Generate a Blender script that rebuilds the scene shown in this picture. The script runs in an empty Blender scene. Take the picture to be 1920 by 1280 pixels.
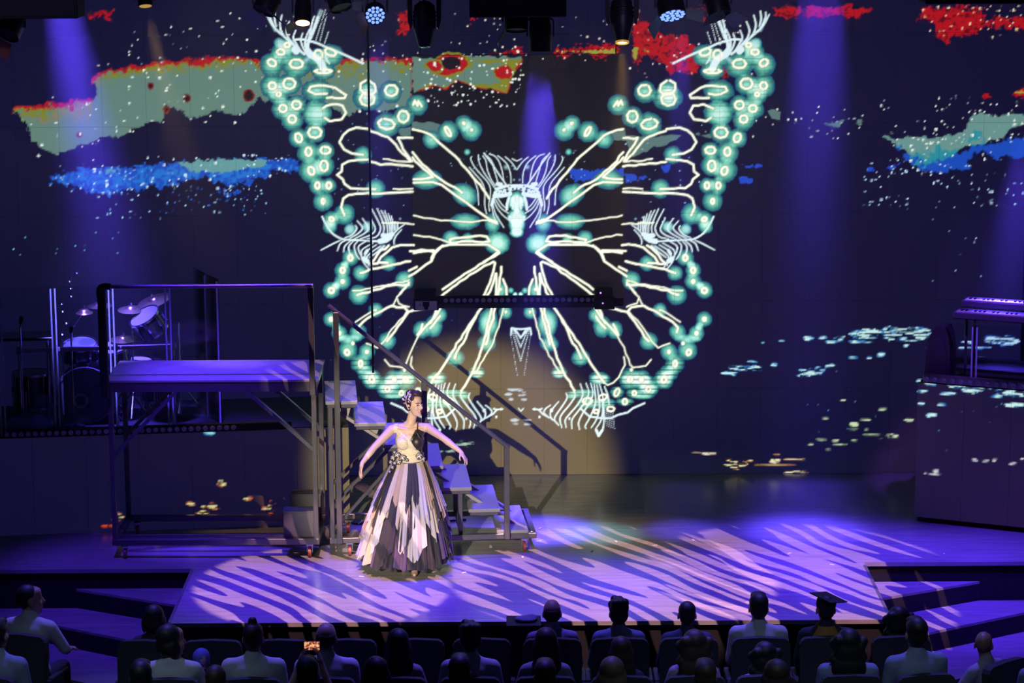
import bpy, bmesh, math, random
import numpy as np
from mathutils import Vector, Matrix

scene = bpy.context.scene
col = scene.collection
R = math.radians

# ------------------------------------------------------------------ camera
# stage floor is z = 0, the performer stands near y = 0, the LED wall is at y = 3.7
FPX = 4886.0                       # focal length in pixels of the 1920 x 1280 frame
CAM = Vector((0.0, -25.2, 7.2))
PITCH = R(11.06)
ROLL = R(0.30)
cam_data = bpy.data.cameras.new('camera')
cam_data.sensor_width = 36.0
cam_data.lens = FPX / 1920.0 * 36.0
cam_data.clip_end = 200.0
cam = bpy.data.objects.new('camera', cam_data)
col.objects.link(cam)
_fwd = Vector((0, math.cos(PITCH), -math.sin(PITCH)))
_right = Vector((1, 0, 0))
_up = _right.cross(_fwd)
_r2 = _right * math.cos(ROLL) - _up * math.sin(ROLL)
_u2 = _up * math.cos(ROLL) + _right * math.sin(ROLL)
_m = Matrix((_r2, _u2, -_fwd)).transposed().to_4x4()
_m.translation = CAM
cam.matrix_world = _m
scene.camera = cam

# ------------------------------------------------------------------ colour management
vs = scene.view_settings
vs.view_transform = 'Standard'
vs.look = 'None'
vs.gamma = 1.0
vs.use_curve_mapping = False
vs.exposure = 0.0
scene.cycles.max_bounces = 6
scene.cycles.volume_bounces = 0
scene.cycles.transparent_max_bounces = 24
scene.cycles.sample_clamp_indirect = 4.0

# ------------------------------------------------------------------ world: a dark hall
world = bpy.data.worlds.new('dark_hall')
scene.world = world
world.use_nodes = True
world.node_tree.nodes['Background'].inputs[0].default_value = (0.22, 0.24, 0.85, 1)
world.node_tree.nodes['Background'].inputs[1].default_value = 0.016

# ------------------------------------------------------------------ large stage lights
def aim(o, target):
    d = Vector(target) - o.location
    o.rotation_euler = d.to_track_quat('-Z', 'Y').to_euler()

def spot(name, loc, target, energy, color, half_angle, blend=0.3, radius=0.05):
    l = bpy.data.lights.new(name, 'SPOT')
    l.energy = energy
    l.color = color
    l.spot_size = 2 * R(half_angle)
    l.spot_blend = blend
    l.shadow_soft_size = radius
    o = bpy.data.objects.new(name, l)
    o.location = loc
    col.objects.link(o)
    aim(o, target)
    return o

def gobo(o, scale, stretch, rot, thresh, soft, seed, distort=1.6, offset=(0, 0)):
    """a cut metal pattern in the lamp: the beam is masked by a stretched blob pattern"""
    l = o.data
    l.use_nodes = True
    nt = l.node_tree
    nt.nodes.clear()
    out = nt.nodes.new('ShaderNodeOutputLight')
    em = nt.nodes.new('ShaderNodeEmission')
    tc = nt.nodes.new('ShaderNodeTexCoord')
    sep = nt.nodes.new('ShaderNodeSeparateXYZ')
    dx = nt.nodes.new('ShaderNodeMath'); dx.operation = 'DIVIDE'
    dy = nt.nodes.new('ShaderNodeMath'); dy.operation = 'DIVIDE'
    cmb = nt.nodes.new('ShaderNodeCombineXYZ')
    mp = nt.nodes.new('ShaderNodeMapping')
    mp.vector_type = 'TEXTURE'
    mp.inputs['Rotation'].default_value = (0, 0, R(rot))
    mp.inputs['Scale'].default_value = (stretch / scale, 1.0 / scale, 1)
    mp.inputs['Location'].default_value = (offset[0], offset[1], 0)
    nz = nt.nodes.new('ShaderNodeTexNoise')
    nz.noise_dimensions = '4D'
    nz.inputs['W'].default_value = seed
    nz.inputs['Scale'].default_value = 1.0
    nz.inputs['Detail'].default_value = 0.3
    nz.inputs['Roughness'].default_value = 0.45
    nz.inputs['Distortion'].default_value = distort
    mr = nt.nodes.new('ShaderNodeMapRange')
    mr.inputs['From Min'].default_value = thresh - soft
    mr.inputs['From Max'].default_value = thresh + soft
    L = nt.links.new
    L(tc.outputs['Normal'], sep.inputs[0])
    L(sep.outputs['X'], dx.inputs[0]); L(sep.outputs['Z'], dx.inputs[1])
    L(sep.outputs['Y'], dy.inputs[0]); L(sep.outputs['Z'], dy.inputs[1])
    L(dx.outputs[0], cmb.inputs[0]); L(dy.outputs[0], cmb.inputs[1])
    L(cmb.outputs[0], mp.inputs[0]); L(mp.outputs[0], nz.inputs['Vector'])
    # stripes that branch and break: a distorted wave crossed with the blobs
    mp2 = nt.nodes.new('ShaderNodeMapping'); mp2.vector_type = 'TEXTURE'
    mp2.inputs['Rotation'].default_value = (0, 0, R(rot))
    mp2.inputs['Location'].default_value = (seed * .37, seed * .21, 0)
    wv = nt.nodes.new('ShaderNodeTexWave'); wv.bands_direction = 'Y'
    wv.inputs['Scale'].default_value = 16.5; wv.inputs['Distortion'].default_value = 5.0
    wv.inputs['Detail'].default_value = 0.6; wv.inputs['Detail Scale'].default_value = 0.55
    m1 = nt.nodes.new('ShaderNodeMath'); m1.operation = 'MULTIPLY'; m1.inputs[1].default_value = 0.30
    m2 = nt.nodes.new('ShaderNodeMath'); m2.operation = 'ADD'
    L(cmb.outputs[0], mp2.inputs[0]); L(mp2.outputs[0], wv.inputs['Vector'])
    L(wv.outputs['Fac'], m1.inputs[0]); L(m1.outputs[0], m2.inputs[0]); L(nz.outputs['Fac'], m2.inputs[1])
    L(m2.outputs[0], mr.inputs['Value'])
    L(mr.outputs[0], em.inputs['Strength'])
    em.inputs['Color'].default_value = (*l.color, 1)
    L(em.outputs[0], out.inputs[0])

# follow spot beside the camera position, warm white, on the performer
follow = spot('follow_spot_lamp', (-5.0, -25.0, 7.6), (-1.0, -0.1, 1.0), 33000, (1.0, 0.84, 0.60), 3.25, 0.5, 0.06)
# pattern projectors in the front of house, pale pink
for i, (lx, tx, ty, e, ha, sd) in enumerate([(-1.2, -1.85, -0.85, 8600, 6.8, 3.1), (1.6, 1.0, -0.65, 9400, 8.6, 8.4), (3.4, 2.85, -0.50, 8000, 8.2, 5.7)]):
    g_ = spot('pattern_lamp', (lx, -6.5, 9.2), (tx, ty, 0.0), e, (1.0, 0.71, 0.70), ha, 0.15, 0.008)
    gobo(g_, 50.0, 5.0, -58, 0.662, 0.004, sd, 0.6)
g_ = spot('pattern_lamp', (-1.3, -6.5, 9.2), (-1.85, 0.75, 1.45), 3600, (1.0, 0.71, 0.72), 4.2, 0.4, 0.008)
gobo(g_, 42.0, 5.0, -70, 0.662, 0.004, 12.3, 0.6)
# blue washes over the stage front and the platform
BLUE = (0.10, 0.030, 1.0)
for i, (x, y, tx, ty, tz, e, ha) in enumerate([(-3.9, -3.0, -3.8, -0.35, 0, 2600, 12), (-2.0, 0.35, -1.9, -0.95, 0, 6400, 12.0), (0.1, 0.35, 0.1, -0.95, 0, 6400, 12.0), (2.1, 0.35, 2.1, -0.85, 0, 6000, 12.5),
                                               (4.0, -3.0, 3.9, -0.35, 0, 6000, 13.0), (5.4, -2.0, 5.1, 0.1, 0, 4200, 11), (3.2, -2.2, 3.1, 0.75, 0, 4200, 9.5), (-3.1, -1.4, -3.0, 0.75, 1.85, 7000, 10), (-0.9, 0.85, -0.85, 0.75, 0.8, 4800, 10)]):
    spot('blue_wash_lamp', (x, y, 8.0), (tx, ty, tz), e, BLUE, ha, 0.9, 0.15)
# back light on the first rows and an added lamp to brighten the drums
for x in (-3.4, 0.2, 3.4):
    spot('blue_back_lamp', (x, -0.4, 8.2), (x, -3.6, 0.2), 2600, (0.15, 0.10, 1.0), 16, 0.6, 0.2)
spot('added_drum_fill', (-4.6, -2.2, 7.6), (-4.25, 2.0, 1.62), 9000, (0.16, 0.14, 1.0), 5.6, 0.5, 0.1)
spot('keyboard_wash_lamp', (5.2, -2.0, 7.8), (4.95, 2.0, 1.8), 2200, (0.22, 0.06, 1.0), 6.0, 0.5, 0.1)
spot('teal_lamp', (0.95, 0.7, 7.6), (0.88, 1.15, 0.0), 2000, (0.30, 0.85, 1.0), 4.2, 0.9, 0.1)
for x in (-4.9, -2.1, 1.6):  # added lamps that give the hanging fixtures a violet rim
    spot('added_rig_fill', (x, -1.6, 6.6), (x, 1.55, 5.3), 55, (0.50, 0.42, 1.0), 22, 0.8, 0.1)
# dim house light over the first rows
for x in (-3.9, 2.6):
    spot('house_lamp', (x, -10.5, 8.6), (x, -5.3, 0.0), 560, (0.55, 0.75, 1.0), 14, 0.7, 0.4)
# ------------------------------------------------------------------ helpers
def ray(px, py):
    return (_fwd + _r2 * ((px - 960.0) / FPX) - _u2 * ((py - 640.0) / FPX))
def at_y(px, py, y):
    d = ray(px, py); t = (y - CAM.y) / d.y
    return CAM + d * t
def at_z(px, py, z):
    d = ray(px, py); t = (z - CAM.z) / d.z
    return CAM + d * t
def canvas_of(P):
    """numpy (N,3) points -> coordinates of the artwork canvas shown on the screens"""
    Q = P - np.array(CAM)
    w = Q @ np.array(_fwd)
    return 960 + FPX * (Q @ np.array(_r2)) / w, 640 - FPX * (Q @ np.array(_u2)) / w

def srgb(r, g, b):
    f = lambda c: (c / 255 / 12.92) if c / 255 <= 0.04045 else ((c / 255 + 0.055) / 1.055) ** 2.4
    return (f(r), f(g), f(b))

MATS = {}
def mat(name, base=(0.5, 0.5, 0.5), rough=0.5, metal=0.0, emit=None, estr=1.0, spec=0.5, noise=0.0, nscale=30.0,
        bump=0.0, alpha=1.0, sheen=0.0, coat=0.0):
    if name in MATS:
        return MATS[name]
    m = bpy.data.materials.new(name)
    m.use_nodes = True
    nt = m.node_tree
    b = nt.nodes['Principled BSDF']
    b.inputs['Base Color'].default_value = (*base, 1)
    b.inputs['Roughness'].default_value = rough
    b.inputs['Metallic'].default_value = metal
    b.inputs['Specular IOR Level'].default_value = spec
    b.inputs['Alpha'].default_value = alpha
    b.inputs['Coat Weight'].default_value = coat
    if sheen:
        b.inputs['Sheen Weight'].default_value = sheen
    if emit:
        b.inputs['Emission Color'].default_value = (*emit, 1)
        b.inputs['Emission Strength'].default_value = estr
    if noise or bump:
        tc = nt.nodes.new('ShaderNodeTexCoord')
        nz = nt.nodes.new('ShaderNodeTexNoise')
        nz.inputs['Scale'].default_value = nscale
        nz.inputs['Detail'].default_value = 4
        nt.links.new(tc.outputs['Object'], nz.inputs['Vector'])
        if noise:
            mx = nt.nodes.new('ShaderNodeMix'); mx.data_type = 'RGBA'
            mx.inputs['A'].default_value = (*[c * (1 - noise) for c in base], 1)
            mx.inputs['B'].default_value = (*[min(1, c * (1 + noise)) for c in base], 1)
            nt.links.new(nz.outputs['Fac'], mx.inputs['Factor'])
            nt.links.new(mx.outputs['Result'], b.inputs['Base Color'])
        if bump:
            bp = nt.nodes.new('ShaderNodeBump')
            bp.inputs['Strength'].default_value = bump
            bp.inputs['Distance'].default_value = 0.01
            nt.links.new(nz.outputs['Fac'], bp.inputs['Height'])
            nt.links.new(bp.outputs['Normal'], b.inputs['Normal'])
    MATS[name] = m
    return m

class MB:
    """collects shapes of ONE mesh"""
    def __init__(s):
        s.v, s.f = [], []
    def add(s, vs, fs, M=None):
        o = len(s.v)
        for p in vs:
            p = Vector(p)
            s.v.append(tuple(M @ p) if M is not None else tuple(p))
        s.f += [tuple(i + o for i in f) for f in fs]
        return s
    def box(s, c, d, M=None, bev=0.0):
        x, y, z = (d[0] / 2, d[1] / 2, d[2] / 2)
        T = Matrix.Translation(c) if M is None else M @ Matrix.Translation(c)
        if bev:
            b = min(bev, x * .9, y * .9, z * .9)
            vs, fs = [], []
            ring = lambda zz, i: [(-x + i, -y + b, zz), (-x + b, -y + i, zz), (x - b, -y + i, zz), (x - i, -y + b, zz),
                                  (x - i, y - b, zz), (x - b, y - i, zz), (-x + b, y - i, zz), (-x + i, y - b, zz)]
            for zz, i in ((-z, b * .6), (-z + b, 0), (z - b, 0), (z, b * .6)):
                vs += ring(zz, i)
            for k in range(3):
                for j in range(8):
                    a, c2 = k * 8 + j, k * 8 + (j + 1) % 8
                    fs.append((a, c2, c2 + 8, a + 8))
            fs.append(tuple(range(7, -1, -1))); fs.append(tuple(range(24, 32)))
            return s.add(vs, fs, T)
        vs = [(-x, -y, -z), (x, -y, -z), (x, y, -z), (-x, y, -z), (-x, -y, z), (x, -y, z), (x, y, z), (-x, y, z)]
        fs = [(3, 2, 1, 0), (4, 5, 6, 7), (0, 1, 5, 4), (1, 2, 6, 5), (2, 3, 7, 6), (3, 0, 4, 7)]
        return s.add(vs, fs, T)
    def bar(s, p, q, w, h=None, up=(0, 0, 1), bev=0.0):
        p, q = Vector(p), Vector(q)
        d = q - p; L = d.length; z = d.normalized()
        u = Vector(up)
        if abs(z.dot(u)) > 0.98:
            u = Vector((0, 1, 0))
        x = u.cross(z).normalized(); y = z.cross(x)
        M = Matrix((x, y, z)).transposed().to_4x4(); M.translation = (p + q) / 2
        return s.box((0, 0, 0), (w, h or w, L), M, bev)
    def tube(s, pts, r, n=8, cap=True, closed=False):
        pts = [Vector(p) for p in pts]
        m = len(pts)
        rs = r if isinstance(r, (list, tuple)) else [r] * m
        vs, fs = [], []
        prev = None
        for i, p in enumerate(pts):
            if closed:
                t = pts[(i + 1) % m] - pts[i - 1]
            else:
                t = pts[min(i + 1, m - 1)] - pts[max(i - 1, 0)]
            t.normalize()
            if prev is None:
                a = Vector((0, 0, 1)) if abs(t.z) < 0.9 else Vector((1, 0, 0))
                x = a.cross(t).normalized()
            else:
                x = (prev - t * prev.dot(t)).normalized()
            prev = x
            y = t.cross(x)
            for k in range(n):
                a = 2 * math.pi * k / n
                vs.append(p + (x * math.cos(a) + y * math.sin(a)) * rs[i])
        for i in range(m if closed else m - 1):
            j = (i + 1) % m
            for k in range(n):
                k2 = (k + 1) % n
                fs.append((i * n + k, i * n + k2, j * n + k2, j * n + k))
        if cap and not closed:
            fs.append(tuple(range(n - 1, -1, -1)))
            fs.append(tuple(range((m - 1) * n, m * n)))
        return s.add(vs, fs)
    def lathe(s, prof, n=16, M=None, cap=True):
        vs, fs = [], []
        for r, z in prof:
            for k in range(n):
                a = 2 * math.pi * k / n
                vs.append((r * math.cos(a), r * math.sin(a), z))
        for i in range(len(prof) - 1):
            for k in range(n):
                k2 = (k + 1) % n
                fs.append((i * n + k, i * n + k2, (i + 1) * n + k2, (i + 1) * n + k))
        if cap:
            fs.append(tuple(range(n - 1, -1, -1)))
            fs.append(tuple(range((len(prof) - 1) * n, len(prof) * n)))
        return s.add(vs, fs, M)
    def ell(s, c, r, M=None, nu=14, nv=9):
        if not isinstance(r, (list, tuple)):
            r = (r, r, r)
        vs, fs = [], []
        for j in range(1, nv):
            ph = math.pi * j / nv
            for i in range(nu):
                th = 2 * math.pi * i / nu
                vs.append((r[0] * math.sin(ph) * math.cos(th), r[1] * math.sin(ph) * math.sin(th), r[2] * math.cos(ph)))
        top, bot = len(vs), len(vs) + 1
        vs += [(0, 0, r[2]), (0, 0, -r[2])]
        for j in range(nv - 2):
            for i in range(nu):
                i2 = (i + 1) % nu
                fs.append((j * nu + i, (j + 1) * nu + i, (j + 1) * nu + i2, j * nu + i2))
        for i in range(nu):
            i2 = (i + 1) % nu
            fs.append((top, i, i2)); fs.append((bot, (nv - 2) * nu + i2, (nv - 2) * nu + i))
        T = Matrix.Translation(c)
        if M is not None:
            T = T @ M
        return s.add(vs, fs, T)
    def cap(s, p, q, r1, r2=None, n=10):
        """tapered capsule: a closed limb segment with round ends"""
        p, q = Vector(p), Vector(q); r2 = r1 if r2 is None else r2
        d = q - p; L = max(d.length, 1e-6); z = d.normalized()
        u = Vector((0, 0, 1)) if abs(z.z) < .9 else Vector((1, 0, 0))
        x = u.cross(z).normalized(); y = z.cross(x)
        M = Matrix((x, y, z)).transposed().to_4x4(); M.translation = p
        prof = []
        for k in range(1, 4):
            a = math.pi / 2 * k / 3
            prof.append((r1 * math.sin(a), -r1 * math.cos(a)))
        for k in range(0, 3):
            a = math.pi / 2 * k / 3
            prof.append((r2 * math.cos(a), L + r2 * math.sin(a)))
        vs, fs = [], []
        for r, zz in prof:
            for k in range(n):
                a = 2 * math.pi * k / n
                vs.append((r * math.cos(a), r * math.sin(a), zz))
        for i in range(len(prof) - 1):
            for k in range(n):
                k2 = (k + 1) % n
                fs.append((i * n + k, i * n + k2, (i + 1) * n + k2, (i + 1) * n + k))
        a0, a1 = len(vs), len(vs) + 1
        vs += [(0, 0, -r1), (0, 0, L + r2)]
        b = (len(prof) - 1) * n
        for k in range(n):
            k2 = (k + 1) % n
            fs.append((a0, k2, k)); fs.append((a1, b + k, b + k2))
        return s.add(vs, fs, M)
    def limb(s, pts, rs, n=10):
        for a, b, r1, r2 in zip(pts[:-1], pts[1:], rs[:-1], rs[1:]):
            s.cap(a, b, r1, r2, n)
        return s
    def prism(s, poly, z0, z1, M=None):
        n = len(poly)
        area = sum(poly[i][0] * poly[(i + 1) % n][1] - poly[(i + 1) % n][0] * poly[i][1] for i in range(n))
        if area < 0:
            poly = poly[::-1]
        vs = [(x, y, z0) for x, y in poly] + [(x, y, z1) for x, y in poly]
        fs = [tuple(range(n - 1, -1, -1)), tuple(range(n, 2 * n))]
        fs += [(i, (i + 1) % n, (i + 1) % n + n, i + n) for i in range(n)]
        return s.add(vs, fs, M)
    def mesh(s, name, smooth=False, sharp=35):
        me = bpy.data.meshes.new(name)
        me.from_pydata(s.v, [], s.f)
        if smooth:
            me.polygons.foreach_set('use_smooth', [True] * len(me.polygons))
            me.set_sharp_from_angle(angle=R(sharp))
        me.update()
        return me

XZ = Matrix(((1, 0, 0, 0), (0, 0, -1, 0), (0, 1, 0, 0), (0, 0, 0, 1)))   # local (x, y, z) -> (x, -z, y): a shape drawn upright

def link(name, data, parent=None):
    o = bpy.data.objects.new(name, data)
    col.objects.link(o)
    if parent is not None:
        o.parent = parent
    return o
def part(name, mb, material, parent=None, smooth=False, label=None, loc=None, sharp=35):
    me = mb if isinstance(mb, bpy.types.Mesh) else mb.mesh(name, smooth, sharp)
    o = link(name, me, parent)
    if material is not None:
        if len(me.materials) == 0:
            me.materials.append(material)
        elif me.materials[0] is not material:
            o.material_slots[0].link = 'OBJECT'
            o.material_slots[0].material = material
    if label:
        o['label'] = label
    if loc is not None:
        o.location = loc
    return o
def tag(o, label=None, cat=None, group=None, kind=None):
    if label: o['label'] = label
    if cat: o['category'] = cat
    if group: o['group'] = group
    if kind: o['kind'] = kind
    return o
def thing(name, label, cat, loc=(0, 0, 0), rz=0.0, group=None):
    o = link(name, None)
    o.empty_display_size = 0.1
    o.location = loc
    o.rotation_euler = (0, 0, rz)
    return tag(o, label, cat, group)
def copy_tree(o, parent=None):
    c = o.copy(); col.objects.link(c)
    c.parent = parent
    for ch in list(o.children):
        copy_tree(ch, c)
    return c
def ellipse_ring(c, rx, ry, rot, n=14, a0=0, a1=2 * math.pi):
    out = []
    for k in range(n + 1):
        a = a0 + (a1 - a0) * k / n
        x, y = rx * math.cos(a), ry * math.sin(a)
        out.append((c[0] + x * math.cos(rot) - y * math.sin(rot), c[1] + x * math.sin(rot) + y * math.cos(rot)))
    return out
def smooth_line(pts, n=6):
    """Catmull-Rom through the points"""
    P = [Vector(p) for p in pts]
    if len(P) < 3:
        return [tuple(p) for p in P]
    Q = [P[0] * 2 - P[1]] + P + [P[-1] * 2 - P[-2]]
    out = []
    for i in range(1, len(Q) - 2):
        for k in range(n):
            t = k / n
            a, b, c, d = Q[i - 1], Q[i], Q[i + 1], Q[i + 2]
            out.append(tuple(0.5 * ((2 * b) + (c - a) * t + (2 * a - 5 * b + 4 * c - d) * t * t + (3 * b - a - 3 * c + d) * t ** 3)))
    out.append(tuple(P[-1]))
    return out
def union(name, mb, voxel, smooth=4, factor=0.5):
    """one continuous skin over overlapping closed shapes"""
    me = mb.mesh(name + '_src')
    o = bpy.data.objects.new(name + '_src', me)
    col.objects.link(o)
    m = o.modifiers.new('r', 'REMESH'); m.mode = 'VOXEL'; m.voxel_size = voxel; m.adaptivity = 0.0
    if smooth:
        k = o.modifiers.new('s', 'SMOOTH'); k.factor = factor; k.iterations = smooth
    dg = bpy.context.evaluated_depsgraph_get()
    out = bpy.data.meshes.new_from_object(o.evaluated_get(dg))
    out.name = name
    bpy.data.objects.remove(o)
    bpy.data.meshes.remove(me)
    out.polygons.foreach_set('use_smooth', [True] * len(out.polygons))
    out.materials.clear()
    return out
# ------------------------------------------------------------------ artwork shown on the LED screens (numpy canvas -> per-LED colours)
AW, AH, AX0, AY0 = 1960, 1040, -20, -20
rng = np.random.default_rng(11)
def vnoise(cell, seed, octaves=4, stretch=(1, 1)):
    out = np.zeros((AH, AW)); amp = 1.0; tot = 0
    for k in range(octaves):
        r = np.random.default_rng(seed + k * 17)
        cx, cy = max(cell * stretch[0], 1.0), max(cell * stretch[1], 1.0)
        g = r.random((int(AH / cy) + 3, int(AW / cx) + 3))
        yy = np.arange(AH) / cy; xx = np.arange(AW) / cx
        iy = yy.astype(int); ix = xx.astype(int)
        fy = (yy - iy)[:, None]; fx = (xx - ix)[None, :]
        fy = fy * fy * (3 - 2 * fy); fx = fx * fx * (3 - 2 * fx)
        a = g[iy][:, ix]; b = g[iy][:, ix + 1]; c = g[iy + 1][:, ix]; d = g[iy + 1][:, ix + 1]
        out += amp * ((a * (1 - fx) + b * fx) * (1 - fy) + (c * (1 - fx) + d * fx) * fy)
        tot += amp; amp *= 0.55; cell /= 2.1
    return out / tot
ART = np.zeros((AH, AW, 3)); ART[:] = (12 / 255, 12 / 255, 46 / 255)
ART[103 - AY0:560 - AY0, 773 - AX0:1172 - AX0] = (13 / 255, 14 / 255, 26 / 255)      # the lift screen shows a deeper black
def put(mask, rgb):
    global ART
    ART = ART * (1 - mask[..., None]) + mask[..., None] * (np.array(rgb) / 255.0)
def box_of(x0, x1, y0, y1, m=4):
    return (max(0, int(x0 - AX0 - m)), min(AW, int(x1 - AX0 + m) + 1), max(0, int(y0 - AY0 - m)), min(AH, int(y1 - AY0 + m) + 1))
# crops used while tracing the picture: origin and scale
CROP = dict(A=(480, 0, 3.764), B=(590, 220, 4.74), C=(960, 220, 4.74), D=(590, 460, 4.74), E=(960, 460, 4.74), F=(760, 660, 3.84),
            G=(0, 0, 2.9766), H=(960, 0, 3.764), I=(1400, 0, 2.977), J=(1360, 560, 2.5607), K=(480, 0, 9.145), L=(590, 380, 9.145),
            M=(960, 690, 6.4), N=(880, 280, 7.111), S=(180, 780, 4.266), P=(0, 0, 1.0))
def T(c, pts):
    x0, y0, s = CROP[c]
    return [(x / s + x0, y / s + y0) for x, y in pts]
AXIS = 971.0
def mir(pts, ax=AXIS):
    return [(2 * ax - x, y) for x, y in pts]

def poly_sd(poly):
    """signed distance (inside positive) on the polygon's box"""
    P = np.array(poly, float)
    x0, x1, y0, y1 = box_of(P[:, 0].min(), P[:, 0].max(), P[:, 1].min(), P[:, 1].max(), 40)
    X, Y = np.meshgrid(np.arange(x0, x1) + AX0, np.arange(y0, y1) + AY0)
    inside = np.zeros(X.shape, bool); D = np.full(X.shape, 1e9)
    n = len(P)
    for i in range(n):
        ax, ay = P[i]; bx, by = P[(i + 1) % n]
        c = ((ay > Y) != (by > Y)) & (X < (bx - ax) * (Y - ay) / (by - ay + 1e-12) + ax)
        inside ^= c
        dx, dy = bx - ax, by - ay
        t = np.clip(((X - ax) * dx + (Y - ay) * dy) / (dx * dx + dy * dy + 1e-9), 0, 1)
        D = np.minimum(D, np.hypot(X - ax - t * dx, Y - ay - t * dy))
    return np.where(inside, D, -D), (x0, x1, y0, y1)

NF = vnoise(14, 1); NB = vnoise(60, 5); NS = vnoise(5, 9, 2); NST = vnoise(7, 21, 3, (2.6, 0.55)); NSX = vnoise(6, 41, 3, (2.4, 0.36)); NFINE = vnoise(3.2, 61, 2)
def sub(N, b):
    return N[b[2]:b[3], b[0]:b[1]]
def paint(b, mask, rgb):
    v = ART[b[2]:b[3], b[0]:b[1]]
    v[:] = v * (1 - mask[..., None]) + mask[..., None] * (np.array(rgb) / 255.0)
GREY, OLIVE, RED, BLU, TEAL = (94, 126, 116), (122, 126, 38), (166, 18, 24), (22, 72, 178), (40, 140, 145)
def cloud(poly, rough=22, rim_dir='top', cols=(GREY, OLIVE, RED), olive=26):
    sd, b = poly_sd(poly)
    n = sub(NF, b) - 0.5; nb = sub(NB, b) - 0.5
    d = sd + n * rough + (sub(NFINE, b) - .5) * 6
    paint(b, np.clip(d, 0, 1), cols[0])
    ys = np.arange(b[2], b[3])[:, None] + AY0
    P = np.array(poly)
    # olive and red tint hugs one side of the outline
    if rim_dir == 'top':
        xs = np.arange(b[0], b[1]) + AX0
        top = np.array([min([y for y in _cross(P, x)] or [1e6]) for x in xs])[None, :]
        dt = ys - top + n * 26
    else:
        dt = d
    m = np.clip(d, 0, 1)
    paint(b, m * np.clip((olive + nb * 80 + (sub(NFINE, b) - .5) * 60 - dt) / 3, 0, 1), cols[1])
    paint(b, np.clip(d + 3, 0, 1) * np.clip((4.5 + nb * 12 + (sub(NFINE, b) - .5) * 16 - dt) / 2, 0, 1) * (m + np.clip(d + 3, 0, 1) > 0), cols[2])
def _cross(P, x):
    out = []
    n = len(P)
    for i in range(n):
        ax, ay = P[i]; bx, by = P[(i + 1) % n]
        if (ax > x) != (bx > x):
            out.append(ay + (x - ax) / (bx - ax) * (by - ay))
    return out
def speckle(poly, rgb, fill=0.6, rough=26, fade=18, N=None):
    sd, b = poly_sd(poly)
    d = sd + (sub(NF, b) - 0.5) * rough
    dens = np.clip(d / fade, 0, 1) * fill
    nn = sub(NS if N is None else N, b)
    th = np.quantile(nn, 1 - min(0.999, fill)) if nn.size else 0.5
    paint(b, (d > 0) * np.clip((nn - (1 - dens) * 0.75 + 0.05) * 8, 0, 1), rgb)

# --- clouds of colour
c1 = T('G', [(75, 605), (150, 595), (280, 580), (430, 575), (510, 555), (540, 520), (535, 490), (515, 455), (520, 430), (560, 410), (700, 380),
             (860, 355), (1000, 345), (1145, 340), (1300, 320), (1450, 335)]) + \
    [(560, 116), (640, 112), (690, 114), (772, 112), (772, 190), (740, 205), (719, 213), (690, 200), (655, 218), (640, 215), (600, 190), (520, 180), (497, 190)] + \
    T('G', [(1440, 540), (1420, 580), (1310, 650), (1200, 625), (1060, 665), (1000, 620), (930, 600), (910, 670), (840, 690), (780, 715), (690, 750),
            (600, 765), (520, 780), (430, 820), (320, 865), (280, 860), (230, 820), (175, 785), (170, 740), (130, 680)])
cloud(c1, 16, olive=13)
for hx, hy, hr in [(1045, 548, 16), (1390, 530, 26), (442, 755, 9), (930, 610, 14), (840, 480, 10)]:
    q = ellipse_ring(T('G', [(hx, hy)])[0], hr / 2.98, hr / 2.98 * 1.2, 0)
    sd, b = poly_sd(q); paint(b, np.clip(sd + (sub(NF, b) - .5) * 8 + 3, 0, 1), (120, 30, 20)); paint(b, np.clip(sd + (sub(NF, b) - .5) * 6, 0, 1), (24, 14, 22))
c2 = [(773, 106), (980, 104)] + T('A', [(1880, 430), (1820, 500), (1790, 600), (1775, 670), (1690, 640), (1550, 620), (1420, 570), (1340, 630), (1250, 605), (1160, 640), (1110, 670)]) + [(773, 180)]
sd, b = poly_sd(c2); n = (sub(NF, b) - .5)
xs = np.arange(b[0], b[1])[None, :] + AX0; ys = np.arange(b[2], b[3])[:, None] + AY0
d = sd + n * 14; edge = np.minimum(d, 60)
edge = np.where(ys < 112, np.minimum(60, d + 20), edge); edge = np.where(xs < 785, edge + 15, edge)
paint(b, np.clip(d, 0, 1), GREY)
paint(b, np.clip(d, 0, 1) * np.clip((9 + n * 30 + np.clip((xs - 900) / 5, -5, 14) - edge) / 2, 0, 1), OLIVE)
paint(b, np.clip(d + 1, 0, 1) * np.clip((2.5 + n * 9 - edge) / 1.5, 0, 1), RED)
for (cx, cy, rx, ry) in [(842, 121, 36, 19), (945, 136, 17, 13), (815, 122, 14, 9)]:
    sd, b = poly_sd(ellipse_ring((cx, cy), rx, ry, 0, 20)); n = (sub(NF, b) - .5)
    paint(b, np.clip(sd + n * 20 + 4, 0, 1), OLIVE); paint(b, np.clip(sd + n * 16, 0, 1), RED)
sd, b = poly_sd(ellipse_ring((845, 118), 17, 12, 0, 20)); paint(b, np.clip(sd + (sub(NF, b) - .5) * 14, 0, 1), (18, 12, 26))
cb = T('G', [(260, 980), (400, 940), (560, 915), (800, 910), (1000, 900), (1200, 880), (1440, 875), (1600, 880), (1680, 890), (1670, 970), (1550, 960), (1500, 1000),
             (1420, 1010), (1370, 1050), (1250, 1040), (1150, 1000), (1000, 1020), (900, 1050), (780, 1070), (650, 1095), (500, 1075), (360, 1050), (280, 1010)])
speckle(cb, BLU, 0.92, 22, 10); speckle(cb, (30, 110, 200), 0.45, 20, 20)
speckle(T('G', [(990, 905), (1150, 885), (1320, 880), (1500, 890), (1480, 930), (1250, 965), (1050, 960)]), (96, 150, 155), 1.1, 10, 6)
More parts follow.
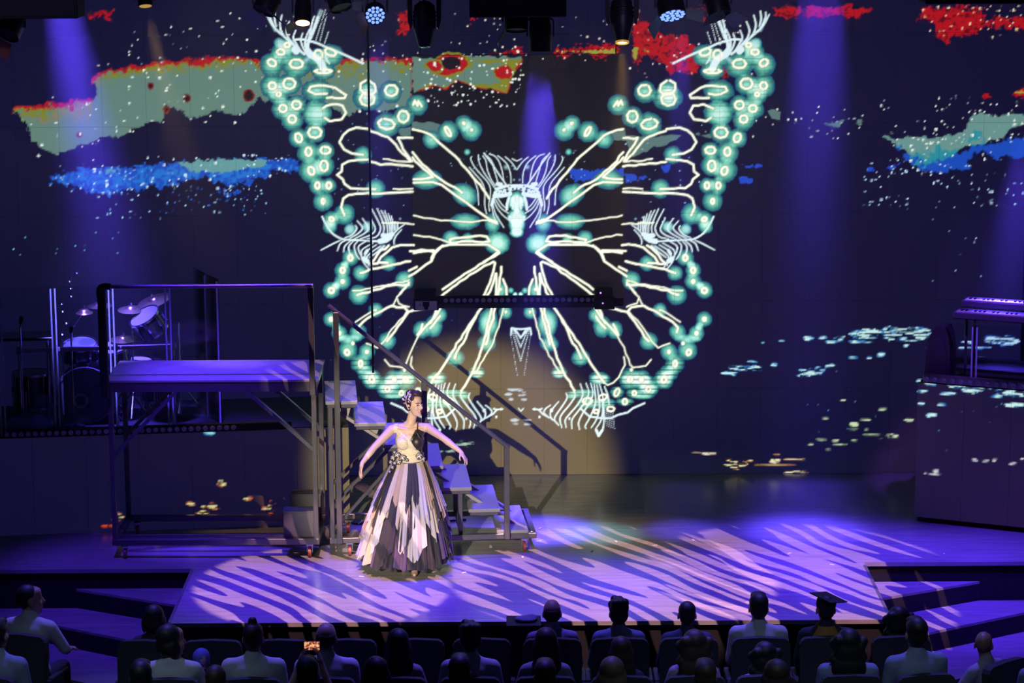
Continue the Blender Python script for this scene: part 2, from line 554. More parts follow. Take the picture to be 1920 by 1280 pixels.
speckle(T('G', [(520, 930), (690, 930), (690, 970), (540, 975)]), (80, 150, 170), 0.7, 14, 8)
speckle(T('G', [(1180, 1040), (1400, 1020), (1380, 1110), (1270, 1120)]), BLU, 0.4, 20, 14)
speckle(T('G', [(160, 650), (430, 610), (440, 660), (300, 700), (180, 690)]), (150, 110, 95), 0.35, 16, 14)
cr = T('I', [(760, 755), (830, 770), (960, 765), (1100, 755), (1200, 735), (1240, 700), (1235, 650), (1300, 630), (1420, 640), (1600, 635), (1600, 700), (1480, 720),
             (1430, 770), (1350, 800), (1250, 810), (1200, 830), (1100, 900), (1000, 930), (920, 920), (900, 860), (820, 800)])
cbr = T('I', [(820, 800), (900, 850), (1000, 880), (1150, 860), (1250, 810), (1400, 790), (1600, 740), (1600, 885), (1430, 880), (1300, 860), (1230, 930), (1100, 965), (1030, 980), (920, 930), (860, 880)])
speckle(cbr, BLU, 0.97, 22, 7); sd, b = poly_sd(cr); n = sub(NF, b) - .5
paint(b, np.clip(sd + n * 16, 0, 1), (100, 142, 138)); paint(b, np.clip(sd + n * 16, 0, 1) * np.clip((sub(NB, b) + sub(NF, b) - 1.02 + (np.arange(b[2], b[3])[:, None] + AY0 - 262) / 90) * 8, 0, 1), (38, 135, 150))
speckle(cbr, BLU, 0.5, 22, 16)
for c, poly in [('I', [(150, 50), (690, 45), (690, 65), (620, 95), (540, 75), (450, 85), (340, 90), (300, 70), (210, 90), (160, 85)]),
                ('I', [(985, 40), (1330, 40), (1330, 100), (1600, 100), (1600, 150), (1470, 165), (1380, 140), (1330, 150), (1250, 205), (1150, 190), (1120, 260), (1060, 210), (1040, 130), (950, 110)]),
                ('A', [(980, 85), (1070, 85), (1070, 250), (990, 230), (1010, 170)]), ('A', [(1495, 95), (1540, 130), (1580, 120), (1520, 165)]),
                ('G', [(500, 60), (630, 60), (615, 92), (560, 80), (520, 95)]),
                ('H', [(300, 330), (740, 330), (740, 378), (300, 378)]), ('H', [(315, 385), (410, 385), (390, 410), (330, 412)]), ('H', [(595, 385), (670, 385), (665, 418), (600, 420)]),
                ('H', [(830, 250), (880, 90), (930, 160), (1000, 180), (1100, 260), (1220, 270), (1330, 350), (1310, 480), (1240, 540), (1150, 510), (1080, 480), (1020, 420), (940, 400), (890, 480), (850, 430), (850, 330)]),
                ('H', [(1480, 470), (1560, 460), (1550, 540), (1480, 570)]), ('H', [(1260, 70), (1360, 70), (1350, 140), (1290, 95)]), ('A', [(1660, 378), (1840, 335), (1880, 370), (1880, 385)]),
                ('I', [(1310, 530), (1390, 520), (1380, 545), (1330, 548)]), ('I', [(1450, 515), (1600, 500), (1600, 545), (1500, 530)])]:
    sd, b = poly_sd(T(c, poly)); n = sub(NF, b) - .5
    fn = (sub(NFINE, b) - .5) * 14
    paint(b, np.clip(sd + n * 24 + fn, 0, 1), (172, 16, 26))
    paint(b, np.clip(sd - 2 + n * 24 + fn, 0, 1) * np.clip((0.40 - sub(NS, b)) * 12, 0, 1), (84, 8, 24))
for c, poly in [('H', [(300, 355), (740, 350), (740, 376), (330, 378)]), ('H', [(840, 330), (890, 330), (900, 420), (860, 450)]), ('H', [(900, 350), (980, 350), (970, 380)]), ('I', [(1470, 515), (1600, 505), (1600, 525)])]:
    speckle(T(c, poly), (150, 150, 60), 0.7, 12, 4)
for c, poly in [('H', [(810, 960), (1210, 950), (1100, 1010), (940, 1080), (850, 1110), (810, 1000)]), ('H', [(1290, 945), (1480, 945), (1400, 980), (1330, 970)]),
                ('I', [(105, 612), (190, 625), (185, 670), (150, 660)]), ('I', [(430, 690), (545, 670), (520, 715), (480, 710)]), ('I', [(612, 665), (640, 665), (640, 692), (612, 692)]),
                ('A', [(1100, 860), (1280, 870), (1340, 900), (1330, 960), (1230, 960), (1180, 920), (1100, 905)]), ('A', [(1000, 900), (1100, 890), (1100, 970), (1005, 970)]),
                ('H', [(680, 930), (800, 920), (800, 985), (720, 985)])]:
    sd, b = poly_sd(T(c, poly)); paint(b, np.clip(sd + (sub(NF, b) - .5) * 12, 0, 1), (86, 116, 114))
for c, poly in [('H', [(390, 1190), (800, 1180), (800, 1250), (450, 1290), (400, 1240)]), ('H', [(800, 1230), (970, 1230), (960, 1270), (800, 1290)]), ('I', [(-20, 910), (90, 925), (40, 945), (-20, 945)]),
                ('I', [(-20, 980), (50, 985), (30, 1020), (-20, 1020)]), ('I', [(160, 925), (210, 930), (185, 945)]), ('I', [(655, 935), (715, 930), (710, 955), (665, 965)]), ('I', [(770, 935), (860, 908), (850, 925), (790, 950)]),
                ('H', [(1050, 1160), (1120, 1160), (1110, 1230), (1060, 1230)]), ('H', [(1590, 1240), (1680, 1240), (1690, 1300), (1600, 1300)]), ('H', [(1620, 1160), (1760, 1155), (1720, 1195)])]:
    speckle(T(c, poly), (30, 70, 190), 0.9, 14, 5)

# --- streaks along the bottom (horizontal, water like)
def streaks(c, lst, rgb=(190, 225, 220), edge=(30, 110, 170)):
    for (x, y, hw, hh) in lst:
        s = CROP[c][2]
        (cx, cy), = T(c, [(x, y)])
        sd, b = poly_sd(ellipse_ring((cx, cy), max(hw / s, 1.2), max(hh / s, 0.9), 0, 16))
        n = (sub(NST, b) - .5)
        k = min(6, hh / s * 1.6)
        big = 1.0 if hh / s > 3.2 else 0.0
        hole = np.clip((sub(NSX, b) - 0.50) * 14, 0, 1) * big + (1 - big)
        hole2 = np.clip((sub(NSX, b) - 0.44) * 14, 0, 1) * big + (1 - big)
        paint(b, np.clip(sd + 1.4 + n * k * 2, 0, 1) * hole2, edge)
        paint(b, np.clip(sd + 0.2 + n * k * 2, 0, 1) * hole, rgb)
streaks('J', [(860, 165, 130, 32), (680, 170, 90, 22), (410, 190, 35, 8), (465, 187, 25, 5), (545, 190, 28, 14), (510, 207, 30, 5), (100, 335, 80, 14), (20, 355, 40, 8), (395, 357, 60, 20), (450, 345, 26, 14),
              (500, 322, 20, 5), (235, 318, 15, 5), (130, 300, 25, 4), (610, 282, 25, 4), (690, 283, 10, 3), (745, 268, 20, 6), (870, 226, 8, 6), (650, 205, 60, 5), (270, 202, 15, 3), (180, 211, 8, 2)])
streaks('J', [(755, 528, 20, 6), (480, 574, 15, 3), (565, 487, 12, 2), (620, 602, 20, 7), (670, 580, 25, 4), (615, 627, 25, 3), (675, 628, 10, 5), (700, 652, 40, 2), (745, 657, 10, 12), (805, 657, 30, 13), (885, 580, 20, 6),
              (460, 676, 25, 3), (530, 680, 15, 3), (410, 698, 10, 2), (550, 700, 35, 2), (620, 680, 15, 3), (495, 723, 12, 3)], (190, 210, 170), (90, 110, 90))
streaks('J', [(50, 792, 55, 20), (120, 776, 15, 4), (60, 845, 45, 3), (240, 778, 25, 9), (330, 770, 50, 2), (245, 746, 16, 2), (330, 836, 70, 11), (240, 797, 100, 1)], (235, 235, 190), (140, 90, 50))
streaks('J', [(-140, 738, 25, 3), (-90, 744, 30, 6), (-60, 742, 18, 4)], (220, 225, 200), (120, 90, 60))
streaks('J', [(1280, 195, 40, 18), (1360, 205, 50, 20), (1165, 207, 35, 6), (1200, 235, 75, 4), (1290, 100, 30, 5), (1215, 287, 25, 3)], (180, 215, 230), (40, 90, 190))
streaks('J', [(990, 405, 28, 7), (950, 440, 28, 7), (930, 392, 12, 5), (1070, 455, 35, 4), (1120, 410, 50, 22), (1190, 435, 60, 16), (1300, 425, 40, 14), (1390, 455, 60, 20), (1300, 468, 40, 6), (990, 560, 26, 7), (940, 503, 15, 4), (1040, 508, 20, 4), (1390, 510, 42, 7)])
streaks('J', [(1010, 830, 12, 6), (1005, 842, 28, 2), (1200, 772, 12, 5), (1295, 775, 10, 7), (1250, 778, 15, 3), (1380, 790, 15, 3), (1425, 768, 8, 4), (960, 836, 6, 2)], (190, 200, 200), (80, 80, 100))
streaks('J', [(978, 1062, 10, 4), (1205, 1092, 9, 3), (1265, 1098, 26, 5)], (235, 170, 90), (120, 40, 30)); streaks('J', [(1122, 1082, 9, 3), (1360, 1108, 15, 3)], (190, 40, 30), (90, 20, 20))
streaks('S', [(1000, 535, 45, 14), (1225, 662, 35, 10), (755, 698, 32, 10), (860, 720, 22, 14), (930, 720, 40, 12), (980, 725, 10, 18), (850, 775, 65, 14), (825, 808, 130, 5), (1410, 715, 30, 26), (1345, 740, 25, 9), (175, 810, 46, 24), (480, 800, 12, 10)], (190, 205, 140), (160, 70, 40))
streaks('S', [(1395, 792, 20, 9), (70, 880, 22, 5), (130, 878, 20, 4)], (190, 70, 40), (120, 30, 20)); streaks('S', [(1010, 90, 38, 15), (900, 130, 42, 12), (35, 130, 16, 6), (1300, 66, 10, 3)], (130, 200, 210), (30, 110, 170))
streaks('F', [(430, 665, 60, 14), (330, 715, 40, 12), (400, 640, 15, 4), (260, 715, 12, 4)], (160, 190, 170), (60, 80, 90)); streaks('F', [(790, 270, 60, 10), (745, 305, 22, 12), (840, 300, 32, 18), (830, 285, 20, 18), (760, 340, 15, 6), (855, 340, 18, 6), (790, 490, 32, 7), (875, 490, 34, 7), (790, 520, 22, 5), (880, 520, 24, 5)], (170, 190, 210), (90, 90, 90))

# --- stars
def stars(n, x0, x1, y0, y1, seed, r=(0.8, 2.4), rgb=(235, 245, 235), poly=None, spread=0):
    g = np.random.default_rng(seed)
    for k in range(n):
        x, y = g.uniform(x0, x1), g.uniform(y0, y1)
        if poly is not None:
            sdv = _cross(np.array(poly), x)
            if len(sdv) < 2 or not (min(sdv) - spread < y < max(sdv) + spread):
                continue
        rr = r[0] + (r[1] - r[0]) * g.random() ** 2.2
        b = box_of(x - rr, x + rr, y - rr, y + rr, 3)
        X, Y = np.meshgrid(np.arange(b[0], b[1]) + AX0, np.arange(b[2], b[3]) + AY0)
        paint(b, np.clip(rr + 0.6 - np.hypot(X - x, Y - y), 0, 1), rgb)
stars(210, 20, 770, 90, 300, 3, (0.9, 2.8), poly=c1, spread=22)
stars(120, 780, 985, 95, 200, 4, (0.8, 2.6))
stars(150, 85, 560, 290, 370, 5, (0.8, 2.4), (215, 240, 250), poly=cb, spread=10); stars(60, 180, 500, 345, 410, 6, (0.7, 1.9), (160, 215, 240)); stars(40, 300, 480, 335, 400, 16, (0.7, 1.6), (40, 110, 220))
stars(50, 240, 760, 25, 120, 7, (0.8, 1.9)); stars(60, 740, 1180, 20, 115, 8, (0.9, 2.2), (240, 225, 200)); stars(60, 1180, 1440, 20, 150, 9, (0.9, 2.4), (240, 225, 215))
stars(130, 1640, 1930, 205, 330, 10, (0.8, 2.6), poly=cr, spread=30); stars(90, 1610, 1920, 300, 390, 12, (0.7, 2.2), (190, 225, 245)); stars(35, 1400, 1620, 200, 260, 13, (0.7, 1.9)); stars(45, 1730, 1920, 10, 70, 14, (0.9, 2.3), (240, 215, 170))
stars(50, 1170, 1340, 230, 420, 15, (0.7, 1.8), (170, 215, 245)); stars(40, 600, 770, 230, 420, 17, (0.7, 1.6), (120, 170, 240)); stars(14, 20, 240, 430, 480, 18, (0.7, 1.4), (120, 200, 210)); stars(25, 1640, 1920, 180, 210, 19, (0.8, 2.0)); stars(60, 830, 1100, 280, 360, 20, (0.6, 1.5), (150, 200, 240)); stars(12, 1650, 1920, 380, 540, 22, (0.7, 1.5), (170, 200, 230))
stars(30, 1490, 1880, 640, 900, 23, (0.6, 1.1), (90, 150, 210)); stars(26, 600, 960, 560, 720, 24, (0.6, 1.1), (40, 90, 200))

# --- glowing bulbs: a field of soft blobs drawn in contour bands
FIELD = np.zeros((AH, AW))
NR = vnoise(9, 33, 3)
def blob(x, y, rx, ry=None, rot=0.0, amp=1.0):
    ry = rx if ry is None else ry
    R_ = max(rx, ry) * 1.3
    b = box_of(x - R_, x + R_, y - R_, y + R_, 3)
    if b[0] >= b[1] or b[2] >= b[3]:
        return
    X, Y = np.meshgrid(np.arange(b[0], b[1]) + AX0 - x, np.arange(b[2], b[3]) + AY0 - y)
    c, s = math.cos(rot), math.sin(rot)
    q = np.hypot((X * c + Y * s) / rx, (-X * s + Y * c) / ry) + (sub(NR, b) - 0.5) * 0.20 + (sub(NFINE, b) - .5) * 0.10
    FIELD[b[2]:b[3], b[0]:b[1]] += amp * np.clip(1 - q * q / 1.12, 0, None) ** 1.15
STROKES = []
def stroke(pts, w=4.0, kind='vein', taper=False):
    STROKES.append((pts, w, kind, taper))
def both(fn, pts, *a, ax=AXIS, **k):
    fn(pts, *a, **k); fn(mir(pts, ax), *a, **k)
def bulbs(c, lst, ax=AXIS):
    s = CROP[c][2]
    for it in lst:
        x, y, rx = it[0], it[1], it[2]; ry = it[3] if len(it) > 3 else rx
        rot = R(it[4]) if len(it) > 4 else 0; amp = it[5] if len(it) > 5 else 0.86
        (cx, cy), = T(c, [(x, y)])
        blob(cx, cy, rx / s, ry / s, rot, amp); blob(2 * ax - cx, cy, rx / s, ry / s, -rot, amp)
def rings(c, lst, w=4.2, ax=AXIS):
    s = CROP[c][2]
    for it in lst:
        x, y, rx, ry = it[:4]; rot = R(it[4]) if len(it) > 4 else 0
        (cx, cy), = T(c, [(x, y)])
        e = ellipse_ring((cx, cy), rx / s, ry / s, rot, 7, -1.9, 4.0)
        stroke(e, w); stroke(mir(e, ax), w)
bulbs('A', [(165, 305, 40), (220, 330, 60), (180, 375, 75), (112, 455, 85), (285, 460, 105, 90), (475, 505, 85, 60), (530, 390, 90, 80), (440, 410, 70), (115, 605, 85), (235, 595, 85, 75), (160, 665, 75), (430, 640, 110, 80), (190, 765, 80),
            (285, 740, 70), (255, 845, 80), (430, 800, 105, 95, 0, 1.2), (300, 975, 70), (415, 935, 75), (370, 1075, 80), (490, 1065, 65), (390, 1200, 90), (480, 1170, 75), (790, 650, 75, 85), (790, 690, 110, 90), (950, 650, 80),
            (920, 880, 90), (1040, 825, 75), (1140, 740, 75), (1240, 985, 65), (1355, 930, 75), (1465, 870, 60), (1520, 920, 75)])
rings('A', [(220, 318, 20, 16), (175, 367, 28, 20), (112, 443, 32, 24, 30), (285, 450, 48, 32), (475, 502, 62, 14), (525, 368, 42, 24, 20), (440, 385, 30, 32), (115, 605, 26, 26), (235, 590, 44, 38), (160, 665, 15, 15), (190, 765, 28, 26), (285, 740, 32, 30),
            (255, 840, 28, 28), (300, 972, 24, 34, -20), (415, 935, 48, 38), (370, 1070, 22, 30), (490, 1060, 36, 26), (390, 1205, 22, 30, -20), (480, 1170, 28, 38), (790, 620, 60, 50, 30), (785, 700, 52, 46), (955, 638, 45, 40), (920, 875, 60, 36, 10), (1040, 822, 38, 42), (1355, 928, 14, 38, -30)])
for p in [[(500, 660), (420, 665), (370, 640), (385, 612), (480, 603), (560, 620), (610, 655), (635, 670), (625, 692), (500, 690)], [(470, 765), (540, 735), (610, 745), (635, 795), (605, 842), (520, 855), (485, 830)],
          [(1110, 740), (1120, 710), (1140, 745), (1145, 712), (1170, 750)]]:
    both(stroke, T('A', p), 4.0)
bulbs('B', [(30, 610, 75, 80), (125, 605, 70), (75, 745, 90), (265, 860, 95), (150, 905, 75), (135, 970, 65), (315, 995, 50, 50, 0, 1.0), (475, 970, 50, 50, 0, 1.0), (430, 335, 80), (540, 635, 88), (1000, 550, 135, 90), (1330, 690, 125, 95, 35, 1.0), (1340, 925, 135, 75),
            (1210, 1075, 75), (1360, 1075, 50), (1625, 1120, 110, 100, 0, 1.3), (1355, 308, 30), (1580, 940, 70, 90)])
rings('B', [(25, 605, 20, 30), (125, 605, 22, 30), (75, 745, 14, 24), (150, 905, 22, 18, 30)])
V = 3.9
for p in [[(485, 103), (370, 90), (300, 115), (255, 155), (220, 220), (262, 285), (330, 320), (430, 332)], [(490, 120), (560, 140), (650, 175), (720, 240), (780, 320), (850, 392)],
          [(485, 372), (380, 378), (300, 390), (245, 420), (240, 480), (200, 510), (250, 550), (265, 590), (320, 630), (480, 635), (540, 637)], [(490, 395), (870, 435)],
          [(265, 870), (235, 800), (255, 720), (300, 690), (380, 678), (480, 672), (540, 678), (870, 660)], [(868, 182), (740, 180), (770, 240), (865, 390)],
          [(870, 105), (960, 125), (1040, 160), (1100, 220), (1160, 270), (1250, 345), (1340, 450), (1440, 570), (1520, 670), (1550, 720)], [(870, 310), (960, 420), (1060, 510), (1160, 580), (1280, 645), (1310, 670)],
          [(870, 355), (960, 450), (1050, 530), (950, 548), (880, 550)], [(880, 580), (1050, 575), (1130, 600), (1250, 690), (1340, 750), (1430, 820), (1530, 890), (1610, 940)],
          [(1210, 1115), (1200, 1085), (1340, 1065), (1470, 1050), (1530, 1060), (1555, 1100), (1500, 1110), (1350, 1100), (1210, 1115)],
          [(1065, 1195), (1120, 1150), (1200, 1130), (1540, 1130), (1590, 1160), (1635, 1190), (1560, 1250), (1500, 1285)], [(880, 1135), (760, 1135), (690, 1155), (640, 1200), (590, 1240), (555, 1300)], [(880, 1205), (960, 1190), (1065, 1195), (1035, 1280)]]:
    both(stroke, T('B', p), V)
for p in [[(850, 395), (740, 390), (610, 368)], [(880, 870), (1020, 895), (1160, 915), (1280, 925), (1400, 930), (1540, 915), (1610, 940)], [(880, 1045), (1020, 1060), (1120, 1085), (1200, 1115)], [(600, 935), (800, 940), (880, 950)], [(700, 635), (870, 633)]]:
    both(stroke, T('B', p), 2.6)
bulbs('E', [(1540, 110, 75), (1590, 170, 40), (1610, 220, 70), (1610, 320, 75), (1670, 360, 40), (1710, 400, 75), (1450, 245, 70), (1465, 440, 90), (1200, 160, 70), (1060, 310, 85), (1710, 655, 70), (1665, 720, 40), (1640, 780, 70), (1470, 770, 75), (1560, 830, 120, 40), (1560, 930, 85, 90), (1395, 945, 75), (1450, 1050, 85),
            (1400, 1130, 80), (1350, 1190, 90), (1210, 1260, 100), (1050, 1190, 100), (1150, 1190, 90), (1315, 575, 65), (1215, 850, 80), (800, 720, 80, 100), (910, 750, 75, 80), (745, 620, 65), (610, 1000, 85, 75), (420, 1125, 70, 55), (315, 690, 90, 130, 0, 1.2), (330, 870, 85, 75), (160, 595, 60), (770, 1180, 90, 60), (115, 400, 28), (25, 435, 22), (75, 435, 22), (205, 400, 60, 80)])
rings('E', [(1540, 110, 20, 26), (1610, 220, 20, 26), (1710, 400, 24, 24), (1570, 950, 20, 26, 20), (1450, 1050, 16, 28), (1350, 1190, 22, 30, 20), (1050, 1190, 16, 24, 20)])
for (x, y, r) in [(1610, 320, 18), (1710, 655, 20), (1640, 780, 18), (1395, 945, 16), (1520, 870, 14), (1150, 1190, 20), (420, 1125, 12), (160, 590, 10), (1060, 1105, 12), (1315, 575, 8), (205, 390, 10)]:
    both(stroke, T('E', [(x, y - 3), (x, y + 3)]), r / 2.2)
for p in [[(215, 65), (350, 150), (430, 200), (560, 280), (720, 390)], [(740, 460), (600, 350), (480, 260), (350, 180), (270, 145), (255, 155), (270, 230), (300, 330), (370, 470)], [(250, 250), (270, 330), (330, 450)], [(245, 250), (250, 465)],
          [(200, 190), (200, 240), (215, 300), (232, 465)], [(185, 300), (155, 370), (150, 465)], [(255, 555), (290, 700), (335, 880)], [(285, 555), (350, 830), (400, 1000), (480, 1170), (555, 1290)],
          [(375, 555), (450, 680), (540, 870), (570, 900), (615, 1000)], [(395, 580), (540, 790), (640, 950), (700, 1050), (820, 1220)], [(740, 555), (800, 650), (870, 720), (930, 790)], [(745, 630), (830, 735)], [(770, 555), (830, 690)], [(900, 700), (945, 795)],
          [(870, 555), (1025, 590), (1120, 720), (1215, 850)], [(1025, 590), (1060, 550), (1170, 535), (1300, 600), (1430, 680), (1475, 730), (1465, 770)], [(1100, 430), (1020, 330)], [(1010, 140), (1200, 180), (1360, 210), (1450, 245)],
          [(1020, 350), (1180, 355), (1330, 395), (1480, 440)], [(720, 0), (790, 70), (820, 140), (920, 210), (1020, 275)], [(950, 190), (1020, 225)], [(1010, 50), (800, 45)], [(1200, 0), (1300, 80), (1330, 130), (1365, 160), (1330, 165), (1210, 155)]]:
    both(stroke, T('E', p), V)
for p in [[(180, 555), (220, 720), (290, 900), (400, 1090), (420, 1125)], [(820, 1220), (850, 1240), (900, 1220), (950, 1170), (1005, 1060), (995, 990)], [(930, 790), (960, 850), (1010, 960), (1050, 1060), (1075, 1085), (1190, 1070), (1235, 1015)],
          [(1040, 590), (1170, 740), (1240, 850), (1300, 910), (1340, 890), (1400, 870)], [(1020, 545), (1110, 515), (1130, 460), (1085, 420)], [(1130, 470), (1160, 530)], [(1020, 310), (1180, 345), (1300, 365), (1450, 400), (1520, 400)], [(1330, 575), (1420, 630), (1495, 680)]]:
    both(stroke, T('E', p), 2.4)
bulbs('M', [(1410, 130, 110, 70), (1560, 140, 110, 70), (1820, 140, 90), (1640, 250, 110, 70), (1465, 300, 100, 60), (1355, 400, 110, 50), (1260, 290, 90, 70), (860, 300, 160, 55), (720, 330, 75, 60), (1060, 130, 120, 70), (920, 420, 150, 70), (1120, 420, 120, 70), (1560, 340, 120, 40), (560, 70, 90, 50)])
rings('M', [(1090, 350, 52, 34, -20), (1258, 290, 28, 52, 25), (1355, 402, 30, 34), (1185, 490, 44, 30), (905, 395, 58, 40), (1010, 520, 30, 24), (1410, 138, 24, 28, 20), (1635, 252, 26, 32), (1468, 300, 24, 26), (1820, 140, 28, 34, 30)], 3.4)
for p in [[(560, 400), (500, 470), (460, 530), (470, 600), (510, 630), (560, 680)], [(650, 300), (660, 360), (600, 460), (530, 560), (510, 620), (560, 685)], [(745, 280), (755, 340), (690, 440), (600, 550), (575, 620), (600, 715)], [(820, 190), (850, 310), (800, 420), (700, 540), (640, 620), (650, 712)],
          [(890, 180), (920, 290), (880, 400), (790, 520), (720, 620), (720, 725)], [(945, 180), (970, 290), (940, 400), (850, 540), (800, 650), (810, 735)], [(985, 190), (1000, 330), (1000, 430), (940, 580), (880, 690), (890, 725)], [(1020, 200), (1040, 350), (1050, 480), (1010, 620), (950, 715)],
          [(1050, 190), (1090, 340), (1090, 480), (1070, 620), (1000, 735)], [(1110, 220), (1150, 330), (1165, 440)], [(460, 445), (400, 490), (385, 540), (440, 590), (470, 600)], [(250, 490), (320, 500), (370, 550), (440, 590)], [(320, 500), (360, 485)], [(1000, 740), (1040, 800), (1090, 730), (1105, 560), (1080, 380)]]:
    both(stroke, smooth_line(T('M', p), 5), 2.9, 'bone', True)
both(stroke, T('M', [(830, 490), (930, 580), (1080, 600), (1190, 600), (1270, 560), (1390, 530), (1450, 480), (1590, 420)]), 3.6, 'bone')
both(stroke, T('M', [(1010, 740), (1040, 810), (1085, 740)]), 5.0, 'bone')
for k in range(5):
    for j in range(9):
        x, y = 1110 + k * 24 + j * 3, 480 + j * 26 + k * 8
        both(stroke, T('M', [(x, y), (x + 1, y + 3)]), 1.5, 'bone')
for (x, y) in [(475, 505), (330, 585), (690, 605), (270, 492)]:
    both(stroke, T('M', [(x, y - 4), (x, y + 4)]), 6.0 if x == 475 else 4.0, 'bone')
stroke(T('F', [(815, 405), (832, 425), (850, 405)]), 2.0, 'bone')
# dotted V under the lift
for k, (x0, x1) in enumerate([(1740, 1800), (1752, 1830), (1765, 1830), (1780, 1830)]):
    y0, y1 = [(780, 1150), (745, 1020), (740, 900), (740, 820)][k]
    n = [20, 16, 12, 8][k]
    for j in range(n):
        t = j / (n - 1)
        p = T('D', [(x0 + (x1 - x0) * t, y0 + (y1 - y0) * t)])[0]
        for q in (p, (2 * 976.2 - p[0], p[1])):
            stroke([q, (q[0] + .1, q[1] + .5)], [1.4, 2.0, 2.3, 3.0][k], 'bone')
stroke(T('D', [(1745, 790), (1750, 735), (1830, 745), (1915, 735), (1925, 790)]), 3.4, 'bone'); stroke(T('D', [(1770, 745), (1832, 815), (1900, 745)]), 3.0, 'bone')
# feather shapes
for p in [[(180, 250), (280, 430), (420, 570), (560, 700), (700, 830), (830, 940)], [(240, 210), (250, 330), (340, 500), (440, 600)], [(330, 190), (320, 330), (350, 450)], [(445, 260), (410, 420), (450, 570), (560, 700)], [(570, 370), (520, 520), (560, 660), (650, 760), (760, 890)],
          [(680, 520), (640, 640), (680, 730), (760, 860), (840, 930)], [(800, 570), (770, 680), (800, 800), (850, 890)], [(920, 500), (860, 640), (840, 780), (880, 880)], [(1000, 280), (960, 400), (920, 600), (860, 800)], [(1190, 940), (1210, 1020), (1260, 1090)]]:
    both(stroke, smooth_line(T('K', p), 5), 3.4, 'bone', True)
both(stroke, smooth_line(T('K', [(650, 690), (760, 670), (900, 700), (1050, 740), (1250, 830), (1450, 910), (1650, 1000), (1829, 1085)]), 4), 4.2, 'bone')
both(stroke, T('K', [(1105, 180), (1030, 380), (970, 560), (910, 720)]), 6.5, 'mist'); both(stroke, T('K', [(1060, 300), (1000, 480), (900, 720), (880, 860)]), 5.0, 'bone')
both(stroke, smooth_line(T('K', [(880, 870), (930, 930), (1020, 980), (1100, 1060), (1160, 1180)]), 4), 13.0, 'bone'); both(stroke, T('K', [(660, 850), (690, 880)]), 12.0, 'bone'); both(stroke, T('K', [(860, 1030), (920, 980)]), 10, 'mist'); both(stroke, T('K', [(400, 730), (430, 740)]), 14, 'mist'); both(stroke, T('K', [(240, 330), (330, 520)]), 7, 'mist')
for (a, c2, n) in [((1140, 190), (960, 640), 15), ((1190, 170), (1030, 680), 16), ((1215, 240), (1100, 690), 14), ((1240, 550), (1180, 730), 7)]:
    for j in range(n):
        t = j / (n - 1)
        both(stroke, T('K', [(a[0] + (c2[0] - a[0]) * t, a[1] + (c2[1] - a[1]) * t), (a[0] + (c2[0] - a[0]) * t - 2, a[1] + (c2[1] - a[1]) * t + 6)]), 1.9, 'bone')
for p in [[(130, 240), (200, 380), (300, 520), (420, 600), (520, 630), (700, 640), (900, 650), (1100, 660), (1200, 640)]]:
    both(stroke, smooth_line(T('L', p), 4), 3.4, 'bone')
for p in [[(520, 600), (640, 550), (720, 450), (700, 390)], [(600, 610), (740, 530), (820, 430), (730, 310)], [(680, 620), (860, 520), (920, 430), (820, 270)], [(780, 620), (960, 550), (1040, 450), (960, 270)], [(900, 620), (1060, 580), (1130, 450), (1090, 320), (980, 110)],
          [(1180, 520), (1190, 420), (1150, 280), (1070, 100)], [(1250, 520), (1240, 380), (1200, 250), (1140, 130)], [(1290, 530), (1280, 380), (1200, 140)], [(1320, 510), (1310, 360), (1265, 190)], [(1345, 490), (1340, 360), (1315, 230)], [(1380, 470), (1375, 330)], [(1420, 440), (1420, 340)],
          [(540, 640), (440, 700), (390, 820)], [(620, 650), (520, 740), (495, 840)], [(660, 660), (590, 740), (590, 830), (620, 900)], [(740, 660), (680, 740), (710, 880), (770, 970)], [(880, 660), (760, 740), (760, 830), (810, 930)], [(1000, 690), (820, 800), (800, 900), (840, 1020), (930, 1140)],
          [(450, 640), (300, 710), (110, 810)], [(1060, 720), (900, 820), (860, 900), (930, 1080)], [(1130, 740), (950, 870), (900, 960), (1000, 1140)], [(1490, 460), (1400, 560), (1360, 650), (1365, 710)], [(1540, 370), (1400, 480), (1300, 620)], [(1200, 740), (1050, 860), (940, 940)]]:
    both(stroke, smooth_line(T('L', p), 5), 2.6, 'bone', True)
both(stroke, T('L', [(1170, 560), (1250, 570), (1330, 540)]), 9.0, 'bone'); both(stroke, T('L', [(1120, 660), (1220, 640), (1290, 590)]), 10.0, 'bone'); both(stroke, T('L', [(1180, 740), (1110, 800)]), 7, 'mist'); both(stroke, T('L', [(840, 960), (900, 1000)]), 9, 'bone'); both(stroke, T('L', [(900, 820), (870, 870)]), 6, 'bone')
both(stroke, T('L', [(600, 455), (605, 460)]), 17, 'mist'); both(stroke, T('L', [(900, 415), (905, 420)]), 17, 'mist'); both(stroke, T('L', [(1465, 275), (1466, 277)]), 5, 'mist')
